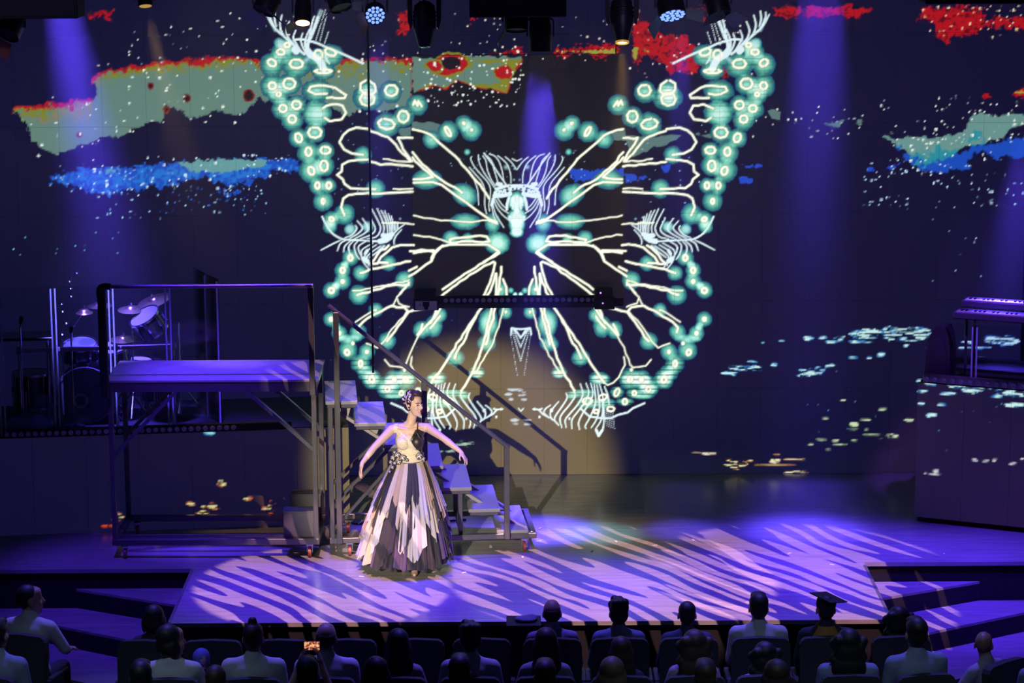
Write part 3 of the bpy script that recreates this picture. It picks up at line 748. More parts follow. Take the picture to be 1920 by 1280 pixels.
# face in the middle
FX = 969.0
for p in [[(30, 95), (20, 130), (60, 220), (150, 330), (240, 430), (280, 520), (275, 640), (260, 740), (270, 820)], [(120, 75), (130, 170), (190, 300), (280, 430), (350, 530)], [(180, 85), (220, 150), (240, 270), (290, 400), (350, 490)], [(240, 90), (300, 160), (330, 270), (370, 400), (380, 460)],
          [(265, 60), (340, 90), (400, 170), (440, 300), (460, 430)], [(380, 85), (450, 140), (510, 210), (550, 330), (555, 450)], [(480, 100), (560, 170), (630, 270)], [(570, 125), (632, 155)], [(0, 240), (80, 330), (170, 440), (205, 560), (205, 740), (230, 860)], [(60, 390), (110, 540), (125, 740)],
          [(330, 680), (370, 780), (450, 880), (540, 950)], [(310, 720), (350, 860), (460, 1040)], [(345, 660), (420, 780), (520, 850)], [(300, 760), (330, 900), (380, 1000)], [(380, 655), (440, 740), (500, 790)]]:
    both(stroke, smooth_line(T('N', p), 4), 1.9, 'bone', ax=FX)
both(stroke, T('N', [(195, 50), (300, 190), (400, 340), (490, 470)]), 2.6, 'bone', ax=FX)
for p, w in [([(360, 530), (480, 490), (632, 485)], 6), ([(350, 580), (460, 560), (632, 500)], 8), ([(340, 620), (440, 610), (540, 590)], 9), ([(320, 660), (300, 740)], 6), ([(530, 640), (505, 720), (500, 800)], 5), ([(555, 740), (590, 745), (575, 790)], 3.5), ([(380, 460), (420, 470)], 8)]:
    both(stroke, T('N', p), w, 'bone', ax=FX)
for (x, y, rx, ry) in [(500, 520, 18, 14), (508, 556, 20, 12), (580, 530, 16, 7), (440, 545, 9, 12), (405, 540, 7, 9), (460, 580, 8, 8), (420, 580, 8, 8), (380, 572, 9, 6), (540, 492, 10, 4)]:
    both(stroke, T('N', [(x - 1, y), (x + 1, y)]), rx / 4.2, 'hole', ax=FX)
stroke(T('N', [(632, 515), (632, 535)]), 2.0, 'hole')
bulbs('N', [(632, 700, 90, 150), (560, 700, 70, 90), (632, 900, 130, 110), (632, 1000, 110, 130), (632, 1110, 95, 65)], FX)
stroke(T('N', [(632, 630), (635, 690)]), 5.5, 'bone'); stroke(T('N', [(600, 1070), (665, 1070)]), 6.5, 'bone')
for x, y in [(540, 910), (600, 885)]:
    both(stroke, T('N', [(x, y - 8), (x, y + 8)]), 6.0, 'bone', ax=FX)
both(stroke, T('N', [(270, 940), (360, 975)]), 6.0, 'vein', ax=FX); both(stroke, T('N', [(595, 405), (596, 406)]), 5.0, 'mist', ax=FX); both(stroke, T('N', [(490, 235), (492, 238)]), 10, 'mist', ax=FX)
both(stroke, T('A', [(1465, 868), (1470, 872)]), 6.5); both(stroke, T('A', [(1520, 914), (1524, 917)]), 5.5)

# bands of the bulbs
F_ = FIELD + (NR - .5) * 0.03
for lo, rgb in [(0.06, (14, 58, 140)), (0.10, (12, 108, 118)), (0.22, (84, 104, 104)), (0.28, (24, 122, 124)), (0.35, (74, 140, 130)), (0.42, (60, 158, 146)), (0.52, (96, 178, 160)), (0.64, (122, 200, 182)), (0.82, (156, 224, 208)), (1.05, (196, 242, 230)), (1.3, (234, 252, 246))]:
    m = np.clip((F_ - lo) * 60, 0, 1) * 0.94
    ART[:] = ART * (1 - m[..., None]) + m[..., None] * (np.array(rgb) / 255.0)
yy = np.arange(AH) + AY0
lines = ((yy > 675) & ((yy % 9) < 1.6))[:, None] & (FIELD > 0.03)
ART[lines] *= 0.45
lines = ((yy > 100) & (yy < 230) & ((yy % 11) < 1.2))[:, None] & (FIELD > 0.25)
ART[lines] *= 0.8

# strokes
CORE = np.zeros((AH, AW)); HALO = np.zeros((AH, AW)); BONE = np.zeros((AH, AW)); HOLE = np.zeros((AH, AW)); MIST = np.zeros((AH, AW))
_jr = np.random.default_rng(77)
def wobble(pts, amp=0.9, step=9.0):
    out = [pts[0]]
    for (ax, ay), (bx, by) in zip(pts[:-1], pts[1:]):
        n = max(1, int(math.hypot(bx - ax, by - ay) / step))
        for k in range(1, n + 1):
            t = k / n
            j = _jr.normal(0, amp, 2) if k < n else (0, 0)
            out.append((ax + (bx - ax) * t + j[0], ay + (by - ay) * t + j[1]))
    return out
for pts, w, kind, taper in STROKES:
    if kind == 'vein' and len(pts) != 8:
        pts = wobble(pts)
    n = len(pts)
    for i in range(n - 1):
        (ax, ay), (bx, by) = pts[i], pts[i + 1]
        ww = w
        if taper:
            t = (i + .5) / (n - 1); ww = w * (0.55 + 0.5 * math.sin(math.pi * min(1, t * .75 + .12)))
        m = ww + 7
        b = box_of(min(ax, bx), max(ax, bx), min(ay, by), max(ay, by), m)
        if b[0] >= b[1] or b[2] >= b[3]:
            continue
        X, Y = np.meshgrid(np.arange(b[0], b[1]) + AX0, np.arange(b[2], b[3]) + AY0)
        dx, dy = bx - ax, by - ay
        t = np.clip(((X - ax) * dx + (Y - ay) * dy) / (dx * dx + dy * dy + 1e-9), 0, 1)
        D = np.hypot(X - ax - t * dx, Y - ay - t * dy)
        sl = (slice(b[2], b[3]), slice(b[0], b[1]))
        if kind == 'hole':
            HOLE[sl] = np.maximum(HOLE[sl], np.clip(ww / 2 + .5 - D, 0, 1)); continue
        if kind == 'mist':
            MIST[sl] = np.maximum(MIST[sl], np.clip(1.15 - D / (ww * .62), 0, 1)); continue
        tgt = CORE if kind == 'vein' else BONE
        tgt[sl] = np.maximum(tgt[sl], np.clip(ww / 2 + .55 - D, 0, 1))
        if kind == 'vein':
            HALO[sl] = np.maximum(HALO[sl], np.clip(1 - (D - ww / 2) / 2.6, 0, 1))
        elif ww > 1.8:
            HALO[sl] = np.maximum(HALO[sl], 0.55 * np.clip(1 - (D - ww / 2) / 2.2, 0, 1))
put(HALO * 0.60, (130, 150, 96)); put(MIST * 0.85, (170, 215, 220)); put(BONE * 0.98, (222, 244, 250)); put(CORE, (255, 255, 236)); put(HOLE, (22, 34, 60))
ART = np.clip(ART, 0, 1)
ART_LIN = np.where(ART <= 0.04045, ART / 12.92, ((ART + 0.055) / 1.055) ** 2.4)
def art_at(cx, cy):
    x = np.clip(cx - AX0, 0, AW - 1.001); y = np.clip(cy - AY0, 0, AH - 1.001)
    ix, iy = x.astype(int), y.astype(int); fx, fy = (x - ix)[:, None], (y - iy)[:, None]
    a = ART_LIN[iy, ix] * (1 - fx) + ART_LIN[iy, np.minimum(ix + 1, AW - 1)] * fx
    c = ART_LIN[np.minimum(iy + 1, AH - 1), ix] * (1 - fx) + ART_LIN[np.minimum(iy + 1, AH - 1), np.minimum(ix + 1, AW - 1)] * fx
    return a * (1 - fy) + c * fy

def led_material():
    m = bpy.data.materials.new('led_screen')
    m.use_nodes = True
    nt = m.node_tree
    b = nt.nodes['Principled BSDF']
    b.inputs['Base Color'].default_value = (0.165, 0.135, 0.022, 1)
    b.inputs['Roughness'].default_value = 0.62
    a = nt.nodes.new('ShaderNodeAttribute'); a.attribute_name = 'led'
    nt.links.new(a.outputs['Color'], b.inputs['Emission Color'])
    b.inputs['Emission Strength'].default_value = 1.16
    return m
LED = led_material()
def led_panel(parent, p0, ux, uz, w, h, step, depth=0.06, shift=(0, 0), name='led_panel'):
    """one LED cabinet: a fine grid of coloured LEDs on the front of a shallow box; p0 lower left front corner"""
    p0, ux, uz = Vector(p0), Vector(ux), Vector(uz)
    nx, nz = max(2, int(w / step) + 1), max(2, int(h / step) + 1)
    gx, gz = np.meshgrid(np.linspace(0, w, nx), np.linspace(0, h, nz))
    P = np.array(p0)[None] + gx.reshape(-1, 1) * np.array(ux)[None] + gz.reshape(-1, 1) * np.array(uz)[None]
    cx, cy = canvas_of(P)
    colr = art_at(cx - shift[0], cy - shift[1])
    nrm = np.array(ux.cross(uz))
    i = np.arange(nx * nz).reshape(nz, nx)
    q = np.stack([i[:-1, :-1], i[:-1, 1:], i[1:, 1:], i[1:, :-1]], -1).reshape(-1, 4)
    back = np.array([P[0], P[nx - 1], P[-1], P[-nx]]) - nrm * depth
    base = len(P)
    c4 = [0, nx - 1, nx * nz - 1, nx * (nz - 1)]
    verts = np.vstack([P, np.array([P[k] for k in c4]), back]) - np.array(p0)
    fb = [(base + 4, base + 7, base + 6, base + 5)]
    for k in range(4):
        k2 = (k + 1) % 4
        fb.append((base + k, base + 4 + k, base + 4 + k2, base + k2))
    faces = np.vstack([q, np.array(fb)])
    me = bpy.data.meshes.new(name)
    me.vertices.add(len(verts)); me.vertices.foreach_set('co', verts.astype(np.float32).ravel())
    me.loops.add(faces.size); me.loops.foreach_set('vertex_index', faces.astype(np.int32).ravel())
    me.polygons.add(len(faces)); me.polygons.foreach_set('loop_start', np.arange(0, faces.size, 4, dtype=np.int32))
    me.update(calc_edges=True)
    at = me.color_attributes.new('led', 'FLOAT_COLOR', 'POINT')
    cc = np.zeros((len(verts), 4), np.float32); cc[:, 3] = 1; cc[:base, :3] = colr
    at.data.foreach_set('color', cc.ravel())
    me.materials.append(LED)
    o = link(name, me, parent)
    o.location = p0 - (parent.location if parent is not None else Vector((0, 0, 0)))
    return o
# ------------------------------------------------------------------ the setting
def stage_floor_material():
    m = bpy.data.materials.new('stage_vinyl')
    m.use_nodes = True
    nt = m.node_tree; b = nt.nodes['Principled BSDF']; L = nt.links.new
    tc = nt.nodes.new('ShaderNodeTexCoord')
    mp = nt.nodes.new('ShaderNodeMapping'); mp.inputs['Scale'].default_value = (0.6, 5.0, 1)
    nz = nt.nodes.new('ShaderNodeTexNoise'); nz.inputs['Scale'].default_value = 3.0; nz.inputs['Detail'].default_value = 8; nz.inputs['Roughness'].default_value = 0.65
    rp = nt.nodes.new('ShaderNodeValToRGB')
    rp.color_ramp.elements[0].position = 0.3; rp.color_ramp.elements[0].color = (0.20, 0.20, 0.20, 1)
    rp.color_ramp.elements[1].position = 0.75; rp.color_ramp.elements[1].color = (0.34, 0.34, 0.34, 1)
    L(tc.outputs['Object'], mp.inputs[0]); L(mp.outputs[0], nz.inputs['Vector']); L(nz.outputs['Fac'], rp.inputs[0]); L(rp.outputs[0], b.inputs['Base Color'])
    mr = nt.nodes.new('ShaderNodeMapRange'); mr.inputs['To Min'].default_value = 0.14; mr.inputs['To Max'].default_value = 0.30
    L(nz.outputs['Fac'], mr.inputs['Value']); L(mr.outputs[0], b.inputs['Roughness'])
    bp = nt.nodes.new('ShaderNodeBump'); bp.inputs['Strength'].default_value = 0.12; bp.inputs['Distance'].default_value = 0.01
    L(nz.outputs['Fac'], bp.inputs['Height']); L(bp.outputs[0], b.inputs['Normal'])
    b.inputs['Specular IOR Level'].default_value = 0.26
    return m
VINYL = stage_floor_material()
BLACK = mat('matte_black', (0.012, 0.012, 0.014), 0.75, noise=0.2)
CARPET = mat('black_carpet', (0.006, 0.006, 0.008), 0.95, noise=0.3, nscale=120, bump=0.4)
STEEL = mat('dark_painted_steel', (0.135, 0.135, 0.145), 0.28, 0.5, noise=0.15, nscale=14)
EDGE = mat('aluminium_edge', (0.55, 0.55, 0.6), 0.35, 0.9)

SX0, SX1 = -3.21, 3.52          # thrust sides
SYF, SYB = -1.93, -0.10         # thrust front, recess line
FLOOR_Z = -0.80
poly = [(-9, 4.2), (-9, SYB), (SX0, SYB), (SX0, SYF), (SX1, SYF), (SX1, SYB + 0.1), (9, SYB + 0.1), (9, 4.2)]
fl = tag(part('floor', MB().prism(poly[::-1], -0.04, 0.0), VINYL), kind='structure')
# carpeted fascia under the stage edge
tag(part('trim_1', MB().prism([(-9, 4.15), (-9, SYB + .03), (SX0 + .03, SYB + .03), (SX0 + .03, SYF + .03), (SX1 - .03, SYF + .03), (SX1 - .03, SYB + .13), (9, SYB + .13), (9, 4.15)], FLOOR_Z, -0.041), CARPET), kind='structure')
# metal nosing along the thrust sides
nose = MB()
for x in (SX0, SX1):
    nose.box((x + (0.012 if x < 0 else -0.012), (SYF + SYB) / 2, 0.003), (0.03, SYB - SYF - 0.02, 0.008))
tag(part('trim_2', nose, EDGE), kind='structure')
tag(part('floor_hall', MB().box((0, -6.0, FLOOR_Z - 0.05), (24, 15, 0.1)), CARPET), kind='structure')

# steps at both corners between the thrust and the side stage
STEP_TOP = VINYL
def step_side(sgn, xs, yb):
    """fan shaped steps: each front edge runs from the side wall of the thrust outwards and back"""
    fronts = [((0.0, 0.0), (1.16, 0.0)), ((0.0, -0.62), (1.16, -0.002)), ((0.0, -1.36), (1.72, -0.30)), ((0.0, -2.30), (2.5, -0.60))]
    for k in range(3):
        z = -0.2 * (k + 1)
        (b0, b1), (f0, f1) = fronts[k], fronts[k + 1]
        g = 0.004
        if k == 0:
            loc = [(g, -g), (g, f0[1]), f1]
        else:
            loc = [(g, b0[1] - g), (g, f0[1]), f1, (f1[0] + 1.0, f1[1]), (f1[0] + 1.0, -g if k == 1 else b1[1] - g), (b1[0] + .01 if k == 1 else b1[0] + 1.0, -g if k == 1 else b1[1] - g), (b1[0], b1[1] - g)]
        loc = [(sgn * x, y) for x, y in loc]
        root = thing('stage_step', ['wedge shaped step just below the stage edge', 'middle step between stage and hall floor', 'lowest step above the hall floor'][k]
                     + (' by the drum side' if sgn < 0 else ' by the keyboard side'), 'step', (xs, yb, FLOOR_Z), 0, 'corner steps')
        part('riser', MB().prism(loc, 0.0, z - 0.025 - FLOOR_Z), CARPET, root)
        part('tread', MB().prism(loc, z - 0.025 - FLOOR_Z, z - FLOOR_Z), STEP_TOP, root)
step_side(-1, SX0, SYB)
step_side(1, SX1, SYB + 0.1)

# LED wall behind the stage: cabinets of about half a metre by one metre
WY = 3.7
wall = link('wall_back', None); wall.location = (0, WY, 0); tag(wall, kind='structure')
part('backing', MB().box((0, 0.12, 3.0), (14.4, 0.1, 6.1)), BLACK, wall)
cw, ch = 0.49, 1.0
x_start = at_y(773, 400, WY).x - 12 * cw
seam_x = at_y(695, 400, WY).x
for i in range(26):
    xa = x_start + i * cw
    midpx = 960 + (xa + cw / 2) * FPX / 29.9
    fine = 470 < midpx < 1470
    for j in range(6):
        sh = (0, 4) if 0 <= xa + .01 - seam_x < 0.5 and xa < at_y(770, 400, WY).x else (0, 0)
        led_panel(wall, (xa + 0.0008, WY, j * ch + 0.004), (1, 0, 0), (0, 0, 1), cw - 0.0016, ch - 0.002, 0.0115 if fine else 0.0165, shift=sh)
# dark gap between two towers of the wall
tag(part('trim_3', MB().box((seam_x, WY - 0.012, 3.3), (0.024, 0.012, 4.2)), BLACK), kind='structure')

# black masking above the stage
tag(part('ceiling', MB().box((0, 0.5, 9.6), (16, 9, 0.1)), BLACK), kind='structure')
# ------------------------------------------------------------------ rolling deck with guard rail
DECK = mat('worn_deck_board', (0.30, 0.30, 0.31), 0.38, noise=0.35, nscale=6, bump=0.05)
RUBBER = mat('black_rubber', (0.015, 0.015, 0.016), 0.6)
CASTER = mat('caster_wheel_red', (0.30, 0.05, 0.05), 0.4)
CHROME = mat('bright_steel', (0.62, 0.62, 0.65), 0.22, 1.0)
SLEEVE = mat('black_foam_sleeve', (0.018, 0.018, 0.02), 0.5)
def caster(parent, x, y, z=0.0):
    f = part('caster', MB().box((x, y, 0.135), (0.07, 0.07, 0.012)).box((x - .025, y + .01, 0.095), (0.006, 0.05, 0.07)).box((x + .025, y + .01, 0.095), (0.006, 0.05, 0.07)), CHROME, parent)
    part('wheel', MB().lathe([(0.030, -0.016), (0.052, -0.014), (0.052, 0.014), (0.030, 0.016)], 16, Matrix.Translation((x, y + .01, 0.052)) @ Matrix.Rotation(R(90), 4, 'Y')), CASTER, f, smooth=True)
DX0, DX1, DY0, DD, DH = -4.05, -1.957, 0.25, 1.0, 1.85
W = DX1 - DX0
deck = thing('rolling_platform', 'black steel rolling platform with a grey board deck and a single guard rail', 'platform', (DX0, DY0, 0))
part('deck_board', MB().box((W / 2, DD / 2, DH - 0.0125), (W + 0.03, DD, 0.025), bev=0.004), DECK, deck)
fr = MB()
for y in (0.03, DD - 0.03):
    fr.box((W / 2, y, DH - 0.075), (W, 0.05, 0.095))
for x in (0.03, W - 0.03):
    fr.box((x, DD / 2, DH - 0.075), (0.05, DD - 0.1, 0.095))
part('deck_frame', fr, STEEL, deck)
for x in (0.03, W - 0.03):
    for y in (0.03, DD - 0.03):
        part('leg', MB().box((x, y, (DH - 0.12 + 0.15) / 2), (0.05, 0.05, DH - 0.12 - 0.15), bev=0.004), STEEL, deck)
for y in (0.03, DD - 0.03):
    part('brace', MB().bar((0.03, y, 1.06), (0.69, y, DH - 0.12), 0.055, 0.035), STEEL, deck)
    part('brace', MB().bar((W - 0.03, y, 1.12), (W - 0.70, y, DH - 0.12), 0.055, 0.035), STEEL, deck)
base = MB()
for y in (0.03, DD - 0.03):
    base.box((W / 2, y, 0.175), (W, 0.06, 0.06), bev=0.004)
for x in (0.03, W - 0.03):
    base.box((x, DD / 2, 0.175), (0.06, DD - 0.12, 0.06), bev=0.004)
base.box((W / 2, 0.25, 0.175), (W - 0.12, 0.03, 0.03))
part('base_frame', base, STEEL, deck)
for x in (0.12, W - 0.10):
    for y in (0.05, DD - 0.06):
        caster(deck, x, y)
RZ = DH + 0.955
rail = part('guard_rail', MB().tube([(0.0, -0.03, RZ), (W - 0.01, -0.03, RZ)], 0.021, 12), STEEL, deck, smooth=True)
part('elbow', MB().tube(smooth_line([(-0.03, -0.03, RZ - 0.10), (-0.025, -0.03, RZ - 0.02), (0.02, -0.03, RZ + 0.003), (0.08, -0.03, RZ)], 4), 0.034, 10), SLEEVE, deck, smooth=True)
part('rail_post', MB().box((-0.012, -0.03, (RZ + DH - 0.18) / 2), (0.085, 0.06, RZ - DH + 0.16), bev=0.012), SLEEVE, deck, label='thick black foam sleeve around the post')
part('rail_post', MB().box((W - 0.035, -0.03, (RZ + DH - 0.16) / 2), (0.055, 0.05, RZ - DH + 0.14), bev=0.004), STEEL, deck)
# ballast boxes standing on the base frame
bx0 = W - 0.36
BALLAST = mat('grey_ballast_box', (0.075, 0.075, 0.09), 0.55, noise=0.25, nscale=8)
for (x, y, d, lab) in [(bx0 + 0.16, 0.165, (0.33, 0.20, 0.27), 'grey metal ballast box on the front bar of the platform base'), (bx0 + 0.17, 0.86, (0.31, 0.20, 0.27), 'dark ballast box on the rear bar of the platform base')]:
    b_ = thing('ballast_box', lab, 'box', (DX0 + x, DY0 + y, 0.205), 0, 'ballast boxes')
    part('body', MB().box((0, 0, d[2] / 2 - .008), (d[0], d[1], d[2] - 0.016), bev=0.006), BALLAST, b_)
    part('lid', MB().box((0, 0, d[2] - 0.008), (d[0] + 0.008, d[1] + 0.008, 0.016), bev=0.003), BALLAST, b_)

# ------------------------------------------------------------------ open stair unit with handrail
stair = thing('stair_unit', 'black steel open stair with seven grey treads and a sloping handrail', 'stair', (DX1 + 0.105, DY0 + 0.02, 0), R(4.6))
RUN, RISE = 0.285, 0.23
TREAD = mat('grey_stair_tread', (0.24, 0.25, 0.28), 0.36, noise=0.12, nscale=9)
tread_me = MB().box((0, 0.5, 0), (RUN + 0.035, 1.0, 0.035), bev=0.004).mesh('tread')
tread_me.materials.append(TREAD)
for i in range(1, 8):
    zt = DH - RISE * i
    t_ = link('tread', tread_me, stair); t_.location = (RUN * (i - .5), 0, zt - 0.0175)
    part('tread_frame', MB().box((0, 0.03, -0.035), (RUN, 0.03, 0.035)).box((0, 0.97, -0.035), (RUN, 0.03, 0.035)).box((-RUN / 2 + .02, .5, -0.03), (0.03, 0.9, 0.025)).box((RUN / 2 - .02, .5, -0.03), (0.03, 0.9, 0.025)), STEEL, t_)
OLIVE_ST = mat('steel_bracket', (0.33, 0.32, 0.28), 0.45, 0.3, noise=0.1)
for y in (0.30, 0.80):
    part('stringer', MB().bar((0.02, y, DH - 0.34), (2.0, y, 0.20 - 0.04), 0.03, 0.085, up=(0, 1, 0)), OLIVE_ST, stair)
    for i in range(1, 7):
        xm, zt = RUN * (i - .5), DH - RISE * i - 0.055
        sl = lambda x: DH - 0.34 - (x - 0.02) * (DH - 0.34 - 0.16) / 1.98
        part('bracket', MB().prism([(xm - 0.12, zt), (xm + 0.12, zt), (xm + 0.06, sl(xm + 0.06) - .02), (xm + 0.0, sl(xm) - .02)], -0.004, 0.004, Matrix.Translation((0, y, 0)) @ XZ), OLIVE_ST, stair)
for (x, y, z1) in [(0.03, 0.03, DH - RISE - 0.06), (0.03, 0.97, DH - RISE - 0.06), (1.33, 0.10, DH - RISE * 5 - 0.06), (1.33, 0.97, DH - RISE * 5 - 0.06)]:
    part('leg', MB().box((x, y, (z1 + 0.2) / 2), (0.045, 0.045, z1 - 0.2), bev=0.004), STEEL, stair)
for y in (0.1, 0.9):
    part('brace', MB().bar((0.05, y, 0.55), (0.62, y, 1.10), 0.05, 0.03), STEEL, stair)
    part('brace', MB().bar((0.05, y, 0.28), (0.72, y, 1.02), 0.035, 0.03), STEEL, stair)
sb = MB()
for y in (0.03, 0.97):
    sb.box((1.05, y, 0.175), (2.10, 0.055, 0.055), bev=0.004)
for x in (0.03, 1.35, 2.07):
    sb.box((x, 0.5, 0.175), (0.055, 0.885, 0.055), bev=0.004)
part('base_frame', sb, STEEL, stair)
for x in (0.2, 1.98):
    for y in (0.06, 0.94):
        caster(stair, x, y)
part('handrail', MB().tube([(0.03, -0.03, 2.60), (1.82, -0.03, 1.105)], 0.022, 12), STEEL, stair, smooth=True)
for x, z0 in ((0.10, 0.16), (0.97, 0.95), (1.795, 0.16)):
    zr = 2.60 - (x - 0.03) * (2.60 - 1.105) / 1.79
    part('rail_post', MB().box((x, -0.03, (z0 + zr - .01) / 2), (0.055, 0.05, zr - .01 - z0), bev=0.004), STEEL, stair)
# cable lying behind the stair
cpts = smooth_line([(-1.75, 1.62, 0.012), (-1.62, 1.55, 0.012), (-1.55, 1.68, 0.012), (-1.38, 1.58, 0.012), (-1.2, 1.66, 0.012), (-0.9, 1.60, 0.012), (-0.5, 1.70, 0.012)], 6)
tag(part('cable', MB().tube(cpts, 0.011, 6), RUBBER, smooth=True), 'black cable snaking over the floor behind the open stair', 'cable')
# ------------------------------------------------------------------ central LED lift screen
CY = 3.30
lift_l, lift_r = at_y(773.5, 340, CY).x, at_y(1172, 340, CY).x
zt, zb = at_y(970, 103, CY).z, at_y(970, 560, CY).z
zb2 = at_y(970, 577, CY).z
lift = thing('lift_screen', 'tall LED lift screen hanging in front of the wall, butterfly face in its middle', 'screen', ((lift_l + lift_r) / 2, CY, zb2))
nx, nz = 4, 3
for i in range(nx):
    for j in range(nz):
        pw, ph = (lift_r - lift_l) / nx, (zt - zb) / nz
        led_panel(lift, (lift_l + i * pw + .0005, CY, zb + j * ph + .0005), (1, 0, 0), (0, 0, 1), pw - .001, ph - .001, 0.0100, 0.05)
w2 = (lift_r - lift_l) / 2
part('back_frame', MB().box((0, 0.10, (zt - zb2) / 2), (2 * w2 - 0.02, 0.06, zt - zb2 - 0.01)), BLACK, lift)
ledge_h = zb - zb2
for x in (-w2 + .1, w2 - .1):
    part('suspension_cable', MB().tube([(x, 0.10, zt - zb2 - .02), (x, 0.10, 9.545 - zb2)], 0.008, 6), BLACK, lift)
part('ledge', MB().box((0.02, 0.03, ledge_h * .28), (2 * w2 - 0.34, 0.10, ledge_h * .5), bev=0.006), mat('dark_green_ledge', (0.07, 0.085, 0.08), 0.3, 0.6), lift)
LENS = mat('led_lens_off', (0.42, 0.42, 0.50), 0.35, noise=0.2, nscale=60)
strip = thing('light_strip', 'black LED light strip with round lenses on the ledge of the lift screen', 'light strip', ((lift_l + lift_r) / 2, CY - 0.035, zb2 + ledge_h * .54))
part('housing', MB().box((0, 0, 0.045), (2 * w2 - 0.46, 0.05, 0.09), bev=0.006), BLACK, strip)
lens_me = MB().lathe([(0.012, 0.0), (0.024, 0.0), (0.026, 0.008), (0.018, 0.012), (0.008, 0.006)], 12, Matrix.Rotation(R(90), 4, 'X')).mesh('lens', True)
lens_me.materials.append(LENS)
for k in range(12):
    for x0 in (836, 985.5):
        x = at_y(x0 + k * 11.7, 563, CY).x - strip.location.x
        o = link('lens', lens_me, strip); o.location = (x, -0.026, 0.045)
PLATE = mat('pale_label_plate', (0.85, 0.85, 0.70), 0.5)
VIOLET = mat('violet_indicator', (0.1, 0.05, 0.3), 0.4, emit=(0.35, 0.16, 1.0), estr=2.5)
for sx, lab in ((0, 'black winch box with a pale label plate at the drum end of the lift screen'), (1, 'black winch box with violet lights at the keyboard end of the lift screen')):
    pxa, pxb = ((776, 823) if sx == 0 else (1114, 1152))
    xa, xb = at_y(pxa, 560, CY).x, at_y(pxb, 560, CY).x
    wb = thing('winch_box', lab, 'motor box', ((xa + xb) / 2, CY - 0.06, zb2 - .002), 0, 'winch boxes')
    ww = xb - xa
    part('lower_case', MB().box((0, 0, 0.065), (ww, 0.11, 0.13), bev=0.008), BLACK, wb)
    part('upper_case', MB().box((-0.01, 0, 0.182), (ww * .86, 0.10, 0.10), bev=0.008), BLACK, wb)
    if sx == 0:
        pl = part('label_plate', MB().box((0.0, -0.058, 0.055), (ww * .86, 0.006, 0.10)), PLATE, wb)
        part('socket', MB().box((0.0, -0.063, 0.07), (ww * .26, 0.006, 0.055)).box((0.0, -0.063, 0.03), (ww * .16, 0.006, 0.04)), BLACK, pl)
        part('warning_mark', MB().prism([(-0.085, 0.05), (-0.045, 0.05), (-0.065, 0.085)], 0.0, 0.002, Matrix.Translation((0, -0.062, 0)) @ XZ), mat('warning_yellow', (0.6, 0.6, 0.35), 0.5), pl)
    else:
        for q in ((-0.045, 0.185), (-0.02, 0.07)):
            part('indicator', MB().lathe([(0.011, 0), (0.008, 0.008)], 10, Matrix.Translation((q[0], -0.052, q[1])) @ Matrix.Rotation(R(90), 4, 'X')), VIOLET, wb)

# ------------------------------------------------------------------ drum riser with LED front
ra = R(7.0)
RG = Vector((-2.62, 1.50, 0))
ux = Vector((math.cos(ra), math.sin(ra), 0)); uy = Vector((-math.sin(ra), math.cos(ra), 0))
RH = 1.05
riser = thing('drum_riser', 'tall black drum riser with a LED screen front, floor to top edge', 'riser', RG, ra)
part('body', MB().box((-1.3, 0.83, RH / 2), (4.4, 1.5, RH)), BLACK, riser)
for k in range(8):
    o = led_panel(None, RG + ux * (0.9 - 0.55 * (k + 1)) + uy * 0.02, ux, (0, 0, 1), 0.548, RH - 0.01, 0.017, 0.05)
    o.parent = riser
    o.location = (0.9 - 0.55 * (k + 1), 0.02, 0.0)
    v = np.zeros(len(o.data.vertices) * 3, np.float32); o.data.vertices.foreach_get('co', v)
    v = v.reshape(-1, 3); c_, s_ = math.cos(-ra), math.sin(-ra)
    v2 = v.copy(); v2[:, 0] = c_ * v[:, 0] - s_ * v[:, 1]; v2[:, 1] = s_ * v[:, 0] + c_ * v[:, 1]
    o.data.vertices.foreach_set('co', v2.ravel()); o.data.update()
RTOP = RH
def onr(px, py, ly, z=None):
    """point on the riser's plane local y = ly seen at a pixel"""
    d = ray(px, py); n = uy; t = (RG + uy * ly - CAM).dot(n) / d.dot(n)
    return CAM + d * t
strip2 = thing('light_strip', 'long LED light strip with round lenses along the top edge of the drum riser', 'light strip', RG + Vector((0, 0, RTOP)), ra)
part('housing', MB().box((-1.15, 0.02, 0.04), (2.9, 0.06, 0.08), bev=0.006), BLACK, strip2)
for k in range(33):
    p = onr(438 - k * 13.3, 796, -0.012)
    lx = (p - RG).dot(ux)
    o = link('lens', lens_me, strip2); o.location = (lx, -0.011, 0.04); o.scale = (1.05, 1, 1.05)

# acrylic drum shield
def glass_mat():
    m = bpy.data.materials.new('clear_acrylic')
    m.use_nodes = True
    nt = m.node_tree; nt.nodes.clear(); L = nt.links.new
    out = nt.nodes.new('ShaderNodeOutputMaterial'); tr = nt.nodes.new('ShaderNodeBsdfTransparent'); gl = nt.nodes.new('ShaderNodeBsdfGlossy'); mx = nt.nodes.new('ShaderNodeMixShader'); fr_ = nt.nodes.new('ShaderNodeFresnel')
    fr_.inputs['IOR'].default_value = 1.35
    tr.inputs['Color'].default_value = (0.93, 0.95, 0.98, 1); gl.inputs['Roughness'].default_value = 0.05
    L(fr_.outputs[0], mx.inputs[0]); L(tr.outputs[0], mx.inputs[1]); L(gl.outputs[0], mx.inputs[2]); L(mx.outputs[0], out.inputs[0])
    return m
GLASS = glass_mat()
EDGEM = mat('frosted_acrylic_edge', (0.52, 0.60, 0.72), 0.35, spec=0.6)
